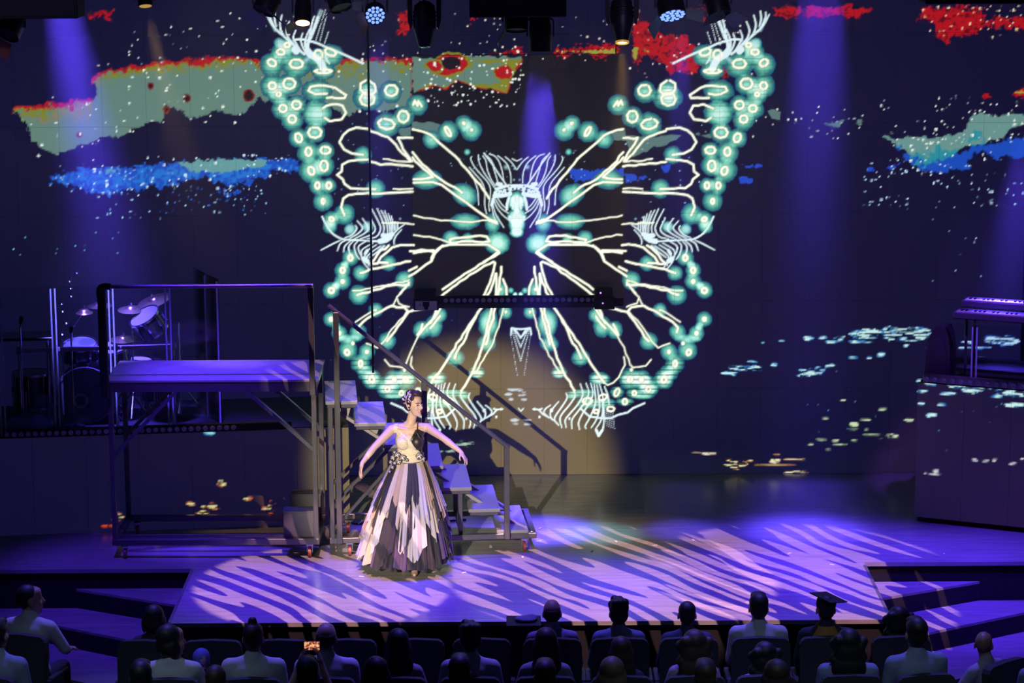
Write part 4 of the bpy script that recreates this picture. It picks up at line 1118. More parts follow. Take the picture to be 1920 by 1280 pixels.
def shield(p, q, z0, h, label, strips=(True, True)):
    p, q = Vector(p), Vector(q)
    d = q - p; L_ = d.length
    r = thing('acrylic_shield', label, 'glass panel', (p.x, p.y, z0), math.atan2(d.y, d.x), 'clear shields round the drums')
    part('pane', MB().box((L_ / 2, 0, h / 2), (L_ - 0.01, 0.010, h)), GLASS, r)
    for k, x in enumerate((0.022, L_ - 0.022)):
        if strips[k]:
            part('edge_strip', MB().box((x, -0.012, h / 2 - .01), (0.016, 0.012, h - 0.02)), EDGEM, r)
edges = [onr(-95, 780, 0.12), onr(6, 780, 0.12), onr(108, 780, 0.12), onr(215.5, 780, 0.12), onr(320.5, 780, 0.12), onr(416, 780, 0.30)]
GH = 1.56
labs = ['clear acrylic drum shield panel at the outer end, before the floor drums', 'clear acrylic drum shield panel before the crash cymbal stand', 'clear acrylic drum shield panel in front of the bass drum', 'clear acrylic drum shield panel behind the sleeved rail post', 'clear acrylic drum shield panel at the corner beside the tilted tom']
for k in range(5):
    shield((edges[k].x, edges[k].y), (edges[k + 1].x, edges[k + 1].y), RTOP + (0.081 if k < 0 else 0.002), GH, labs[k], (True, True))
e5 = edges[5]
e6, e7 = onr(391, 775, 0.72), onr(369, 770, 1.15)
shield((e6.x, e6.y), (e5.x - .004, e5.y + .02), RTOP + .002, GH, 'clear acrylic return panel closing the side of the drum booth, front one', (True, False))
shield((e7.x, e7.y), (e6.x - .004, e6.y + .02), RTOP + .002, GH, 'clear acrylic return panel closing the side of the drum booth, rear one', (False, False))

# ------------------------------------------------------------------ drum kit
SHELL = mat('black_drum_lacquer', (0.03, 0.03, 0.035), 0.18, coat=0.6)
HEAD = mat('drum_head', (0.20, 0.20, 0.25), 0.45)
HEADW = mat('white_drum_head', (0.60, 0.60, 0.62), 0.5)
BRASS = mat('cymbal_bronze', (0.50, 0.38, 0.20), 0.28, 0.9)
WOOD = mat('pale_wood', (0.42, 0.27, 0.16), 0.5, noise=0.2)
def drum(name, label, r, h, loc, rot=(0, 0, 0), head=None, lugs=8, group='drums of the kit', legs=0):
    o = thing(name, label, 'drum', loc, 0, group)
    o.rotation_euler = rot
    part('shell', MB().lathe([(r, 0.0), (r, h)], 28), SHELL, o, smooth=True)
    for z in (0.0, h):
        part('hoop', MB().lathe([(r + .002, z - .012), (r + .014, z - .012), (r + .014, z + .012), (r + .002, z + .012)], 28, cap=False), CHROME, o, smooth=True)
    part('drum_head', MB().lathe([(r - .002, h + .002), (r - .004, h + .006)], 28), head or HEAD, o)
    for k in range(lugs):
        a = 2 * math.pi * k / lugs
        c, s = math.cos(a) * (r + .012), math.sin(a) * (r + .012)
        part('tension_rod', MB().tube([(c, s, 0.0), (c, s, h)], 0.005, 6).box((c * .99, s * .99, h / 2), (0.022, 0.022, 0.06)), CHROME, o)
    return o
def on_riser(px, py, ly):
    p = onr(px, py, ly); return Vector((p.x, p.y, RTOP))
# bass drum facing the audience
bp = onr(160, 745, 0.55); br = 0.29
bd = thing('bass_drum', 'large black bass drum on its side with a white port ring', 'drum', (bp.x, bp.y, RTOP), R(4), 'drums of the kit')
MBd = Matrix.Translation((0, 0, br + 0.02)) @ Matrix.Rotation(R(90), 4, 'X')
part('shell', MB().lathe([(br, -0.42), (br, 0.0)], 36, MBd), SHELL, bd, smooth=True)
for z in (-0.42, 0.0):
    part('hoop', MB().lathe([(br, z - .02), (br + .016, z - .02), (br + .016, z + .02), (br, z + .02)], 36, MBd, cap=False), mat('grey_hoop', (0.25, 0.25, 0.28), 0.35), bd, smooth=True)
fh = part('front_head', MB().lathe([(br - .003, 0.0), (br - .004, 0.006)], 36, MBd), HEAD, bd)
part('port_ring', MB().lathe([(0.055, 0.008), (0.082, 0.008), (0.082, 0.013), (0.055, 0.013)], 28, Matrix.Translation((-0.05, -0.0, -0.055)) @ MBd, cap=False), HEADW, fh, smooth=True)
part('mic_cross', MB().bar((-0.13, -0.014, br - 0.12), (0.16, -0.014, br + 0.16), 0.01, 0.006).bar((-0.10, -0.014, br + 0.03), (0.04, -0.014, br - 0.11), 0.008, 0.006), BLACK, fh)
for k in range(10):
    a = 2 * math.pi * k / 10 + .2
    c, s = math.cos(a) * (br + .02), math.sin(a) * (br + .02)
    part('tension_rod', MB().tube([(c, 0.02, s + br + .02), (c, 0.40, s + br + .02)], 0.006, 6), CHROME, bd)
for s in (-1, 1):
    part('spur', MB().tube([(s * br * .85, 0.08, br * .6), (s * (br + .12), -0.02, 0.01)], 0.009, 6), CHROME, bd)
# toms and snares
p = onr(297, 612, 0.75); drum('rack_tom', 'black rack tom tilted steeply towards the player with chrome rods', 0.165, 0.20, (p.x - .05, p.y, p.z - .04), (R(20), R(-28), 0))
p = onr(150, 660, 0.8); drum('rack_tom', 'wide shallow black tom above the bass drum', 0.18, 0.16, (p.x, p.y, p.z - .06), (R(14), 0, 0))
p = onr(215, 665, 0.85); drum('rack_tom', 'second shallow black tom above the bass drum, beside the sleeved rail post', 0.165, 0.15, (p.x, p.y, p.z - .06), (R(14), R(-6), 0))
p = on_riser(62, 760, 0.75)
ft = drum('floor_tom', 'black floor tom on chrome legs beside the hand drum rack', 0.20, 0.36, (p.x, p.y, RTOP + 0.17))
for k in range(3):
    a = k * 2.09 + .4; part('leg', MB().tube([(.215 * math.cos(a), .215 * math.sin(a), 0.2), (.24 * math.cos(a), .24 * math.sin(a), -0.17)], 0.008, 6), CHROME, ft)
p = on_riser(300, 760, 0.95)
ft2 = drum('floor_tom', 'black floor tom on chrome legs under the tilted tom', 0.19, 0.34, (p.x, p.y, RTOP + 0.16))
for k in range(3):
    a = k * 2.09 + .4; part('leg', MB().tube([(.205 * math.cos(a), .205 * math.sin(a), 0.2), (.23 * math.cos(a), .23 * math.sin(a), -0.16)], 0.008, 6), CHROME, ft2)
p = on_riser(258, 735, 1.05)
sn = drum('snare_drum', 'shallow snare drum with a white head on a folding stand', 0.175, 0.14, (p.x, p.y, RTOP + 0.42), (R(6), 0, 0), HEADW)
for k in range(3):
    a = k * 2.09; part('stand_leg', MB().tube([(0, 0, -.12), (.2 * math.cos(a), .2 * math.sin(a), -0.415)], 0.009, 6), CHROME, sn)
part('stand_post', MB().tube([(0, 0, -.25), (0, 0, -0.005)], 0.012, 8), CHROME, sn)
# hand drum lying at the edge (shallow dome)
p = on_riser(52, 775, 0.42)
hd = thing('gong_drum', 'shallow blue-lit drum lying flat behind the shield, seen as a low dome', 'drum', (p.x, p.y, RTOP), 0, 'drums of the kit')
part('shell', MB().lathe([(0.25, 0.0), (0.27, 0.04), (0.24, 0.07)], 32), mat('blue_drum', (0.12, 0.14, 0.35), 0.3), hd, smooth=True)
part('drum_head', MB().lathe([(0.24, 0.07), (0.16, 0.12), (0.06, 0.14)], 32), mat('blue_drum_head', (0.16, 0.18, 0.42), 0.4), hd, smooth=True)
# cymbals on stands
def cymbal(px, py, ly, r, tilt, label, boom=None):
    p = onr(px, py, ly)
    z = p.z - RTOP
    o = thing('cymbal_stand', label, 'cymbal', (p.x, p.y, RTOP), 0, 'cymbals on stands')
    top = Vector((0, 0, z))
    M = Matrix.Translation(top) @ Matrix.Rotation(R(tilt[0]), 4, 'X') @ Matrix.Rotation(R(tilt[1]), 4, 'Y')
    cy = part('cymbal', MB().lathe([(0.012, 0.030), (0.045, 0.022), (0.060, 0.006), (r * .75, -0.004), (r, -0.014), (r, -0.017), (r * .7, -0.008), (0.05, 0.0), (0.012, 0.02)], 28, M, cap=False), BRASS, o, smooth=True)
    part('wing_nut', MB().tube([M @ Vector((0, 0, .02)), M @ Vector((0, 0, .065))], 0.010, 8), CHROME, cy)
    if boom:
        b = Vector(boom)
        part('boom_arm', MB().tube([top + Vector((0, 0, .01)), b], 0.008, 8), CHROME, o)
        pole_top = b
    else:
        pole_top = top
    part('pole', MB().tube([pole_top, (pole_top.x, pole_top.y, z * .45)], 0.010, 8).tube([(pole_top.x, pole_top.y, z * .46), (pole_top.x, pole_top.y, 0.14)], 0.013, 8), CHROME, o)
    for k in range(3):
        a = k * 2.094 + .5
        part('leg', MB().tube([(pole_top.x, pole_top.y, 0.30), (pole_top.x + .22 * math.cos(a), pole_top.y + .22 * math.sin(a), 0.012)], 0.009, 6), CHROME, o)
cymbal(246, 578, 0.9, 0.145, (8, 0), 'bronze crash cymbal held flat on a straight chrome stand')
cymbal(288, 562, 1.0, 0.19, (14, -16), 'large bronze ride cymbal tilted up on its stand beside the tilted tom', (0.25, 0.1, 0.30))
cymbal(158, 584, 0.8, 0.09, (6, 0), 'small bronze splash cymbal on a bent chrome boom', (-0.14, 0.0, 0.98))
cymbal(186, 571, 1.15, 0.14, (4, 0), 'medium bronze cymbal far back, beside the sleeved rail post')
cymbal(232, 634, 0.95, 0.15, (5, 0), 'low pair of hi-hat cymbals under the crash cymbal')
# microphone stands
def mic(px, py, ly, label, lean=(0.0, 0.0), h=None):
    p = onr(px, py, ly)
    o = thing('microphone_stand', label, 'microphone', (p.x, p.y, RTOP), 0, 'microphones at the drums')
    z = p.z - RTOP
    part('base', MB().lathe([(0.11, 0), (0.11, 0.012), (0.02, 0.03)], 20), BLACK, o, smooth=True)
    part('pole', MB().tube([(0, 0, 0.02), (0, 0, z - 0.05)], 0.010, 8), CHROME, o)
    e = Vector((lean[0], lean[1], z))
    part('boom', MB().tube([(0, 0, z - 0.06), e], 0.007, 6), CHROME, o)
    part('microphone', MB().cap(e, e + Vector((lean[0] * .2 + .01, -0.02, 0.05)), 0.018, 0.024), BLACK, o, smooth=True)
mic(37, 605, 0.35, 'straight chrome microphone stand over the low blue drum', (0.01, 0))
mic(334, 596, 0.7, 'chrome microphone stand at the corner with a boom reaching down to the tilted tom', (-0.16, 0.02))
mic(133, 622, 0.45, 'chrome microphone stand rising above the bass drum', (0.0, 0))
# percussion table at the outer end and a rack rail in front of the drums
p0, p1 = onr(-30, 636, 0.66), onr(98, 638, 0.66)
L_ = (p1 - p0).length
mar = thing('percussion_table', 'dark percussion table at the outer end of the drum booth', 'table', (p0.x, p0.y, RTOP), math.atan2(p1.y - p0.y, p1.x - p0.x))
zt_ = p0.z - RTOP
part('table_top', MB().box((L_ / 2, 0.12, zt_), (L_, 0.40, 0.03), bev=0.006), SHELL, mar)
for x in (0.05, L_ - .05):
    for y in (-0.04, 0.28):
        part('leg', MB().tube([(x, y, zt_ - .014), (x, y, 0.0)], 0.014, 8), CHROME, mar)
p0, p1 = onr(30, 657, 0.44), onr(330, 652, 0.44)
L_ = (p1 - p0).length
rk = thing('drum_rack', 'long pale drum rack rail on thin posts, crossing before the bass drum', 'rack', (p0.x, p0.y, RTOP), math.atan2(p1.y - p0.y, p1.x - p0.x))
zt_ = p0.z - RTOP
part('rail', MB().box((L_ / 2, 0, zt_), (L_, 0.03, 0.045), bev=0.006), mat('lilac_rail', (0.5, 0.42, 0.55), 0.4), rk)
for x in (0.03, L_ * .62, L_ - .03):
    part('post', MB().tube([(x, 0, zt_ - .02), (x, 0, 0.0)], 0.014, 8), CHROME, rk)
    part('clamp', MB().box((x, -0.004, zt_), (0.05, 0.05, 0.07), bev=.008), CHROME, rk)
# drum throne
p = on_riser(285, 742, 1.2)
th = thing('drum_throne', 'round black drum stool on a chrome tripod', 'stool', (p.x - .02, p.y + .03, RTOP))
part('seat', MB().lathe([(0.13, 0.45), (0.165, 0.47), (0.165, 0.52), (0.14, 0.54), (0.02, 0.545)], 24), RUBBER, th, smooth=True)
part('post', MB().tube([(0, 0, .12), (0, 0, .455)], 0.018, 8), CHROME, th)
for k in range(3):
    a = k * 2.094; part('leg', MB().tube([(0, 0, .24), (.20 * math.cos(a), .20 * math.sin(a), .012)], 0.010, 6), CHROME, th)
# curved column of small shapes standing in for lens reflections in the shield
bt0 = onr(124, 565, 0.7)
bt = thing('reflection_column', 'curved column of lens reflections beside the bass drum, modelled as small discs on a stand', 'reflections', (bt0.x, bt0.y, RTOP))
pts = []
for k, (px_, py_) in enumerate([(143, 512), (130, 528), (132, 541), (133, 556), (115, 570), (117, 584), (124, 606), (116, 627)]):
    q = onr(px_, py_, 0.7) - Vector((bt0.x, bt0.y, RTOP)); pts.append(q)
    part('bell', MB().lathe([(0.004, 0.014), (0.018, 0.010), (0.026, -0.006), (0.024, -0.008), (0.012, 0.004)], 12, Matrix.Translation(q) @ Matrix.Rotation(R(-20), 4, 'Y'), cap=False), CHROME, bt, smooth=True)
part('stem', MB().tube([q - Vector((0, 0.0, 0.0)) for q in pts[::-1]], 0.003, 5).tube([pts[-1], (pts[-1].x, 0, 0.012)], 0.008, 6).lathe([(0.09, 0), (0.09, .012)], 16, Matrix.Translation((pts[-1].x, 0, 0))), BLACK, bt)

# ------------------------------------------------------------------ keyboard riser on the other side
ka, kb = at_z(1714, 978, 0.0), at_z(1925, 1000, 0.0)
kdir = (kb - ka); kang = math.atan2(kdir.y, kdir.x)
KH = 1.52
kr = thing('keyboard_riser', 'tall black riser with a LED screen front and a lit strip along its top edge', 'riser', (ka.x, ka.y, 0), kang)
part('body', MB().box((1.5, 0.80, KH / 2), (2.98, 1.44, KH)), BLACK, kr)
kux = Vector((math.cos(kang), math.sin(kang), 0)); kuy = Vector((-math.sin(kang), math.cos(kang), 0))
for k in range(3):
    o = led_panel(None, Vector((ka.x, ka.y, 0.06)) + kux * (0.5 * k + .001), kux, (0, 0, 1), 0.498, KH - 0.07, 0.017, 0.05)
    o.parent = kr; o.location = (0.5 * k + .001, 0.0, 0.06)
    v = np.zeros(len(o.data.vertices) * 3, np.float32); o.data.vertices.foreach_get('co', v)
    v = v.reshape(-1, 3); c_, s_ = math.cos(-kang), math.sin(-kang)
    v2 = v.copy(); v2[:, 0] = c_ * v[:, 0] - s_ * v[:, 1]; v2[:, 1] = s_ * v[:, 0] + c_ * v[:, 1]
    o.data.vertices.foreach_set('co', v2.ravel()); o.data.update()
KR = Vector((ka.x, ka.y, KH))
ks = thing('light_strip', 'LED light strip with ribbed lenses along the top edge of the keyboard riser', 'light strip', KR, kang)
part('housing', MB().box((0.8, 0.04, 0.04), (1.5, 0.07, 0.08), bev=0.008), mat('grey_strip', (0.22, 0.22, 0.25), 0.35), ks)
for k in range(16):
    o = link('lens', lens_me, ks); o.location = (0.10 + k * 0.092, -0.001, 0.04)
def onk(px, py, ly):
    d = ray(px, py); t = (Vector((ka.x, ka.y, 0)) + kuy * ly - CAM).dot(kuy) / d.dot(kuy)
    return CAM + d * t
def kl(p):
    d = p - Vector((ka.x, ka.y, KH)); return Vector((d.dot(kux), d.dot(kuy), d.z))
# floor monitor with a chamfered top
q = kl(onk(1762, 680, 0.30))
mn = thing('floor_monitor', 'black upright stage monitor with slanted shoulders standing on the keyboard riser', 'speaker', Vector((ka.x, ka.y, KH)) + kux * q.x + kuy * 0.32, kang)
part('cabinet', MB().prism([(-0.14, 0.0), (0.13, 0.0), (0.135, 0.30), (0.115, 0.46), (0.075, 0.56), (-0.03, 0.56), (-0.08, 0.47), (-0.115, 0.30)], -0.13, 0.13, XZ), mat('speaker_black', (0.03, 0.03, 0.035), 0.45, bump=0.2, nscale=200), mn)
part('grille', MB().prism([(-0.09, 0.05), (0.09, 0.05), (0.10, 0.28), (0.06, 0.46), (-0.02, 0.46), (-0.07, 0.28)], 0.131, 0.137, XZ), mat('speaker_grille', (0.05, 0.05, 0.06), 0.5, 0.4, bump=0.5, nscale=300), mn)
part('handle', MB().tube(smooth_line([(-0.115, -0.06, 0.30), (-0.15, -0.06, 0.33), (-0.10, -0.06, 0.44)], 4), 0.008, 6), CHROME, mn)
# keyboards on a stand
def keyboard(px0, py, ly, label, w=1.3, deep=0.26):
    q = kl(onk(px0, py, ly)); z = q.z
    o = thing('stage_keyboard', label, 'keyboard', Vector((ka.x, ka.y, KH)) + kux * q.x + kuy * ly, kang, 'keyboards')
    part('case', MB().box((w / 2, deep / 2, z - 0.04), (w, deep, 0.07), bev=0.01), mat('keyboard_case', (0.10, 0.09, 0.13), 0.3, coat=0.3), o)
    for k in range(24):
        part('white_key', MB().box((0.06 + k * 0.048, deep * .22, z), (0.044, deep * .42, 0.012)), HEADW, o) if k < 24 else None
    for k in range(23):
        if k % 7 not in (2, 6):
            part('black_key', MB().box((0.084 + k * 0.048, deep * .32, z + .010), (0.022, deep * .22, 0.012)), RUBBER, o)
    for x in (0.12, w - 0.12):
        part('stand_leg', MB().tube([(x, deep / 2, z - .075), (x, deep / 2, 0.0)], 0.016, 8), STEEL, o)
    return o
keyboard(1802, 562, 0.62, 'dark stage keyboard on the upper tier, its front edge catching violet light')
keyboard(1786, 584, 0.36, 'dark stage keyboard on the lower tier behind the clear shield')
k0, k1 = kl(onk(1826, 690, 0.22)), kl(onk(1935, 690, 0.22))
shield(tuple((Vector((ka.x, ka.y, 0)) + kux * (k0.x - .32) + kuy * 0.22).xy), tuple((Vector((ka.x, ka.y, 0)) + kux * k0.x + kuy * 0.22).xy), KH + .002, 0.60, 'low clear acrylic shield beside the stage monitor', (False, True))
shield(tuple((Vector((ka.x, ka.y, 0)) + kux * (k0.x + .004) + kuy * 0.22).xy), tuple((Vector((ka.x, ka.y, 0)) + kux * (k0.x + .75) + kuy * 0.22).xy), KH + .002, 0.60, 'low clear acrylic shield before the lower keyboard', (True, False))
q = kl(onk(1890, 700, 0.14))
pd = thing('sustain_pedal', 'small rounded black pedal at the front edge of the keyboard riser', 'pedal', Vector((ka.x, ka.y, KH)) + kux * q.x + kuy * 0.15, kang)
part('body', MB().ell((0, 0, 0.02), (0.07, 0.05, 0.028)), RUBBER, pd, smooth=True)
part('plate', MB().box((0.02, -0.02, 0.046), (0.05, 0.03, 0.008), bev=.003), CHROME, pd)
# ------------------------------------------------------------------ truss and lamps above the stage
TY = 1.6
PAINT = mat('lamp_black', (0.02, 0.02, 0.024), 0.42, noise=0.2)
GREYP = mat('barn_door_grey', (0.16, 0.19, 0.20), 0.5, 0.2)
BROWN = mat('barn_door_brown', (0.30, 0.17, 0.10), 0.55)
WARM = mat('warm_lens', (0.9, 0.7, 0.4), 0.3, emit=(1.0, 0.62, 0.25), estr=6.0)
WARMDIM = mat('amber_ring', (0.7, 0.45, 0.12), 0.35, 0.3, emit=(0.8, 0.45, 0.06), estr=0.55)
BLUELED = mat('blue_led_lens', (0.4, 0.5, 1.0), 0.3, emit=(0.16, 0.30, 1.0), estr=1.9)
truss = thing('lighting_truss', 'black box truss running across the stage above the picture', 'truss', (0, TY, 5.95))
for (y, z) in ((-.14, 0), (.14, 0), (-.14, .28), (.14, .28)):
    part('chord', MB().tube([(-7, y, z), (7, y, z)], 0.025, 8), PAINT, truss, smooth=True)
for y in (-.14, .14):
    lace = MB()
    for k in range(28):
        x = -7 + k * 0.5
        lace.tube([(x, y, 0), (x + .25, y, .28)], 0.010, 5).tube([(x + .25, y, .28), (x + .5, y, 0)], 0.010, 5)
    part('lacing', lace, PAINT, truss)
for x in (-6.5, 6.5):
    part('hanger', MB().tube([(x, 0, .28), (x, 0, 3.62)], 0.012, 6), PAINT, truss)

def lamp_root(name, px, py, label, y=TY - 0.05, group=None):
    p = at_y(px, py, y)
    return thing(name, label, 'lamp', p, 0, group)
def hang(root, dx=0.0, w=0.22):
    """clamp and hook up to the truss chord"""
    z = 5.95 - root.location.z
    part('clamp', MB().tube([(dx, 0, 0.10), (dx, 0, z - .02)], 0.014, 6).box((dx, -0.05, z - 0.01), (0.05, 0.10, 0.06)), PAINT, root)
def direction_matrix(d):
    return Vector(d).to_track_quat('Z', 'Y').to_matrix().to_4x4()
def moving_head(px, py, label, d, lit=None, scale=1.0, y=TY - 0.05):
    r = lamp_root('moving_head_lamp', px, py, label, y, 'moving head lamps')
    s = scale
    part('base', MB().box((0, 0, 0.47 * s), (0.36 * s, 0.26 * s, 0.12 * s), bev=0.02), PAINT, r)
    for sx in (-1, 1):
        part('yoke_arm', MB().prism([(sx * .125 * s, .42 * s), (sx * .175 * s, .42 * s), (sx * .170 * s, .02 * s), (sx * .145 * s, -.08 * s), (sx * .125 * s, -.05 * s)], -0.06 * s, 0.06 * s, XZ), PAINT, r)
    M = direction_matrix(d)
    part('head_body', MB().lathe([(0.06 * s, -0.20 * s), (0.105 * s, -0.16 * s), (0.118 * s, -0.02 * s), (0.112 * s, 0.08 * s), (0.080 * s, 0.20 * s), (0.062 * s, 0.26 * s)], 20, M), PAINT, r, smooth=True)
    if lit:
        part('lens', MB().lathe([(0.054 * s, 0.262 * s), (0.040 * s, 0.268 * s)], 18, M), lit, r)
        part('lens_ring', MB().lathe([(0.058 * s, 0.255 * s), (0.070 * s, 0.255 * s), (0.070 * s, 0.275 * s), (0.058 * s, 0.275 * s)], 18, M, cap=False), WARMDIM, r)
    else:
        part('lens', MB().lathe([(0.056 * s, 0.262 * s), (0.040 * s, 0.270 * s)], 18, M), mat('dark_glass', (0.02, 0.02, 0.03), 0.08, coat=0.5), r)
    for k in range(3):
        part('cooling_fin', MB().lathe([(0.112 * s, (-.10 + k * .04) * s), (0.124 * s, (-.095 + k * .04) * s), (0.124 * s, (-.085 + k * .04) * s), (0.112 * s, (-.08 + k * .04) * s)], 20, M, cap=False), PAINT, r)
    for sx in (-1, 1):
        part('shroud', MB().prism([(sx * .07 * s, -.09 * s), (sx * .115 * s, -.05 * s), (sx * .075 * s, -.22 * s), (sx * .058 * s, -.24 * s)], -0.125 * s, -0.115 * s, XZ), GREYP, r)
    hang(r)
    return r
def par_can(px, py, label, d, r0=0.10, L_=0.26, lit=None, doors=(), y=TY - 0.05, led=False, group='par lamps'):
    r = lamp_root('par_lamp', px, py, label, y, group)
    M = direction_matrix(d)
    part('can', MB().lathe([(r0 * .5, -L_ * .62), (r0 * .8, -L_ * .55), (r0, -L_ * .25), (r0, L_ * .38), (r0 * .93, L_ * .38), (r0 * .9, L_ * .30)], 24, M, cap=True), PAINT, r, smooth=True)
    for sx in (-1, 1):
        part('yoke', MB().tube([(sx * (r0 + .02), 0, 0), (sx * (r0 + .02), 0, 0.16), (sx * .03, 0, 0.24)], 0.010, 6), STEEL, r)
    hang(r)
    if led:
        ring = [(0, 0)] + [(.42, k * 60) for k in range(6)] + [(.78, k * 30 + 15) for k in range(12)]
        for q, a in ring:
            c = (q * r0 * math.cos(R(a)), q * r0 * math.sin(R(a)))
            part('led_lens', MB().lathe([(r0 * .17, L_ * .385), (r0 * .14, L_ * .41), (r0 * .05, L_ * .42)], 10, M @ Matrix.Translation((c[0], c[1], 0))), lit, r, smooth=True)
    elif lit:
        part('lens', MB().lathe([(r0 * .86, L_ * .385), (r0 * .5, L_ * .40)], 20, M), lit, r)
    for (ang, m_, tilt) in doors:
        D = M @ Matrix.Rotation(R(ang), 4, 'Z') @ Matrix.Translation((r0 * 1.02, 0, L_ * .40)) @ Matrix.Rotation(R(tilt), 4, 'Y')
        part('barn_door', MB().prism([(0, -r0 * .8), (0, r0 * .8), (r0 * 1.25, r0 * 1.2), (r0 * 1.25, -r0 * 1.2)], 0, 0.004, D), m_, r)
    return r
moving_head(796, 40, 'dark moving head lamp above the seam of the lift screen, unlit', (0.0, -0.25, -1.0))
mh = moving_head(1166, 32, 'moving head lamp with a warm lens sending an amber beam down', (0.0, -0.35, -1.0), WARM)
par_can(568, 24, 'black lamp with a glowing warm lens in front of the butterfly wing tip', (0.0, -0.55, -1.0), 0.085, 0.30, WARM, ((180, PAINT, -40),))
par_can(703, 24, 'round LED lamp facing the hall with a cluster of bright blue lenses', (0.10, -1.0, -0.38), 0.105, 0.16, BLUELED, ((200, BROWN, -55),), led=True)
par_can(1258, 14, 'round LED lamp pointing down with blue lenses lit along its rim', (0.18, -0.55, -1.0), 0.14, 0.24, BLUELED, ((-150, GREYP, -50), (20, GREYP, -20)), led=True)
par_can(272, 2, 'small lamp with a glowing amber ring and an amber beam', (0.10, -0.35, -1.0), 0.075, 0.14, WARMDIM)
par_can(1013, 68, 'square-shaded dark lamp hanging lowest, with a blue beam below it', (0.0, -0.12, -1.0), 0.115, 0.40, None, ((0, BROWN, -75), (180, GREYP, -80)))
par_can(968, 40, 'dark lamp with a violet-lit side beside the lowest lamp', (0.0, -0.3, -1.0), 0.12, 0.26, None, ((180, PAINT, -65),))
par_can(500, 8, 'dark lamp with violet barn doors beside the glowing warm lamp', (-0.45, -0.5, -1.0), 0.12, 0.22, None, ((200, GREYP, -40), (0, GREYP, -30)))
par_can(636, 4, 'dark lamp with pale barn doors over the wing tip', (0.35, -0.5, -1.0), 0.12, 0.20, None, ((180, GREYP, -40), (30, GREYP, -20)))
par_can(1345, 8, 'dark lamp hanging in front of the far wing tip', (0.25, -0.4, -1.0), 0.12, 0.30, None, ((0, GREYP, -40), (150, GREYP, -50)))
par_can(20, 52, 'lamp with a dull red barn door by the black speaker box', (-0.35, -0.6, -0.8), 0.13, 0.24, None, ((215, mat('barn_door_red', (0.34, 0.09, 0.06), 0.6), -60),))
# black speaker boxes and masking
def hung_box(px0, px1, py, label, h=0.6, d=0.45, y=TY - 0.72):
    a, b = at_y(px0, py, y), at_y(px1, py, y)
    r = thing('speaker_box', label, 'speaker', ((a.x + b.x) / 2, y, a.z), 0, 'hung speaker boxes')
    part('cabinet', MB().box((0, d / 2, h / 2), (b.x - a.x, d, h), bev=0.012), BLACK, r)
    part('grille', MB().box((0, -0.006, h / 2), (b.x - a.x - .06, 0.012, h - .06)), mat('cloth_grille', (0.02, 0.02, 0.022), 0.8, bump=.4, nscale=250), r)
    part('hanging_bracket', MB().tube([(0, d / 2, h), (0, d / 2, 9.55 - a.z)], 0.02, 6), PAINT, r)
hung_box(-40, 146, 36, 'large black hung speaker box at the drum side')
hung_box(880, 1062, 33, 'large black hung speaker box over the middle of the stage')
hung_box(1735, 1990, 8, 'large black hung speaker box at the keyboard side')
# lamps' own light
def beam(px, py, d, energy, color, half, blend=1.0, y=TY - 0.08, radius=0.05):
    p = at_y(px, py, y)
    return spot('beam_lamp', p, p + Vector(d), energy, color, half, blend, radius)
DB = (0.10, 0.055, 1.0)
beam(105, -40, (0.16, 0.0, -1), 9000, DB, 10, y=2.1, radius=0.2)
beam(1010, 124, (0.0, -0.05, -1), 12000, DB, 8, radius=0.16)
beam(1540, -60, (-0.02, -0.05, -1), 13000, DB, 7, radius=0.28)
beam(710, 50, (0.0, -0.05, -1), 3600, DB, 5, radius=0.12)
beam(1272, 44, (0.02, -0.05, -1), 2800, DB, 6, radius=0.12)
beam(1166, 84, (0.02, -0.08, -1), 260, (1.0, 0.55, 0.16), 11)
beam(275, 14, (0.22, -0.05, -1), 260, (1.0, 0.60, 0.25), 10)
beam(1930, 250, (-0.1, 0.02, -1), 6000, DB, 10, y=1.9, radius=0.2)
# haze hanging under the truss
def haze(name, c, d, density, label):
    m = bpy.data.materials.new(name + '_air')
    m.use_nodes = True
    nt = m.node_tree; nt.nodes.clear()
    out = nt.nodes.new('ShaderNodeOutputMaterial'); vs_ = nt.nodes.new('ShaderNodeVolumeScatter')
    vs_.inputs['Color'].default_value = (0.95, 0.95, 1, 1); vs_.inputs['Density'].default_value = density
    nt.links.new(vs_.outputs[0], out.inputs['Volume'])
    o = part(name, MB().box(c, d), m)
    return tag(o, label, 'haze', kind='stuff')
hz = haze('haze', (0, 2.18, 3.06), (13.6, 1.75, 5.2), 0.08, 'thin stage haze between the lamps and the LED wall, denser above')
nt = hz.data.materials[0].node_tree
tc = nt.nodes.new('ShaderNodeTexCoord'); sp = nt.nodes.new('ShaderNodeSeparateXYZ'); mr = nt.nodes.new('ShaderNodeMapRange')
mr.inputs['From Min'].default_value = 2.4; mr.inputs['From Max'].default_value = 4.8; mr.inputs['To Min'].default_value = 0.018; mr.inputs['To Max'].default_value = 0.085
nt.links.new(tc.outputs['Object'], sp.inputs[0]); nt.links.new(sp.outputs['Z'], mr.inputs['Value'])
nt.links.new(mr.outputs[0], [n for n in nt.nodes if n.type == 'VOLUME_SCATTER'][0].inputs['Density'])
haze('low_fog', (2.9, 2.25, 0.24), (3.0, 1.7, 0.42), 0.30, 'low mist lying over the floor before the keyboard riser')
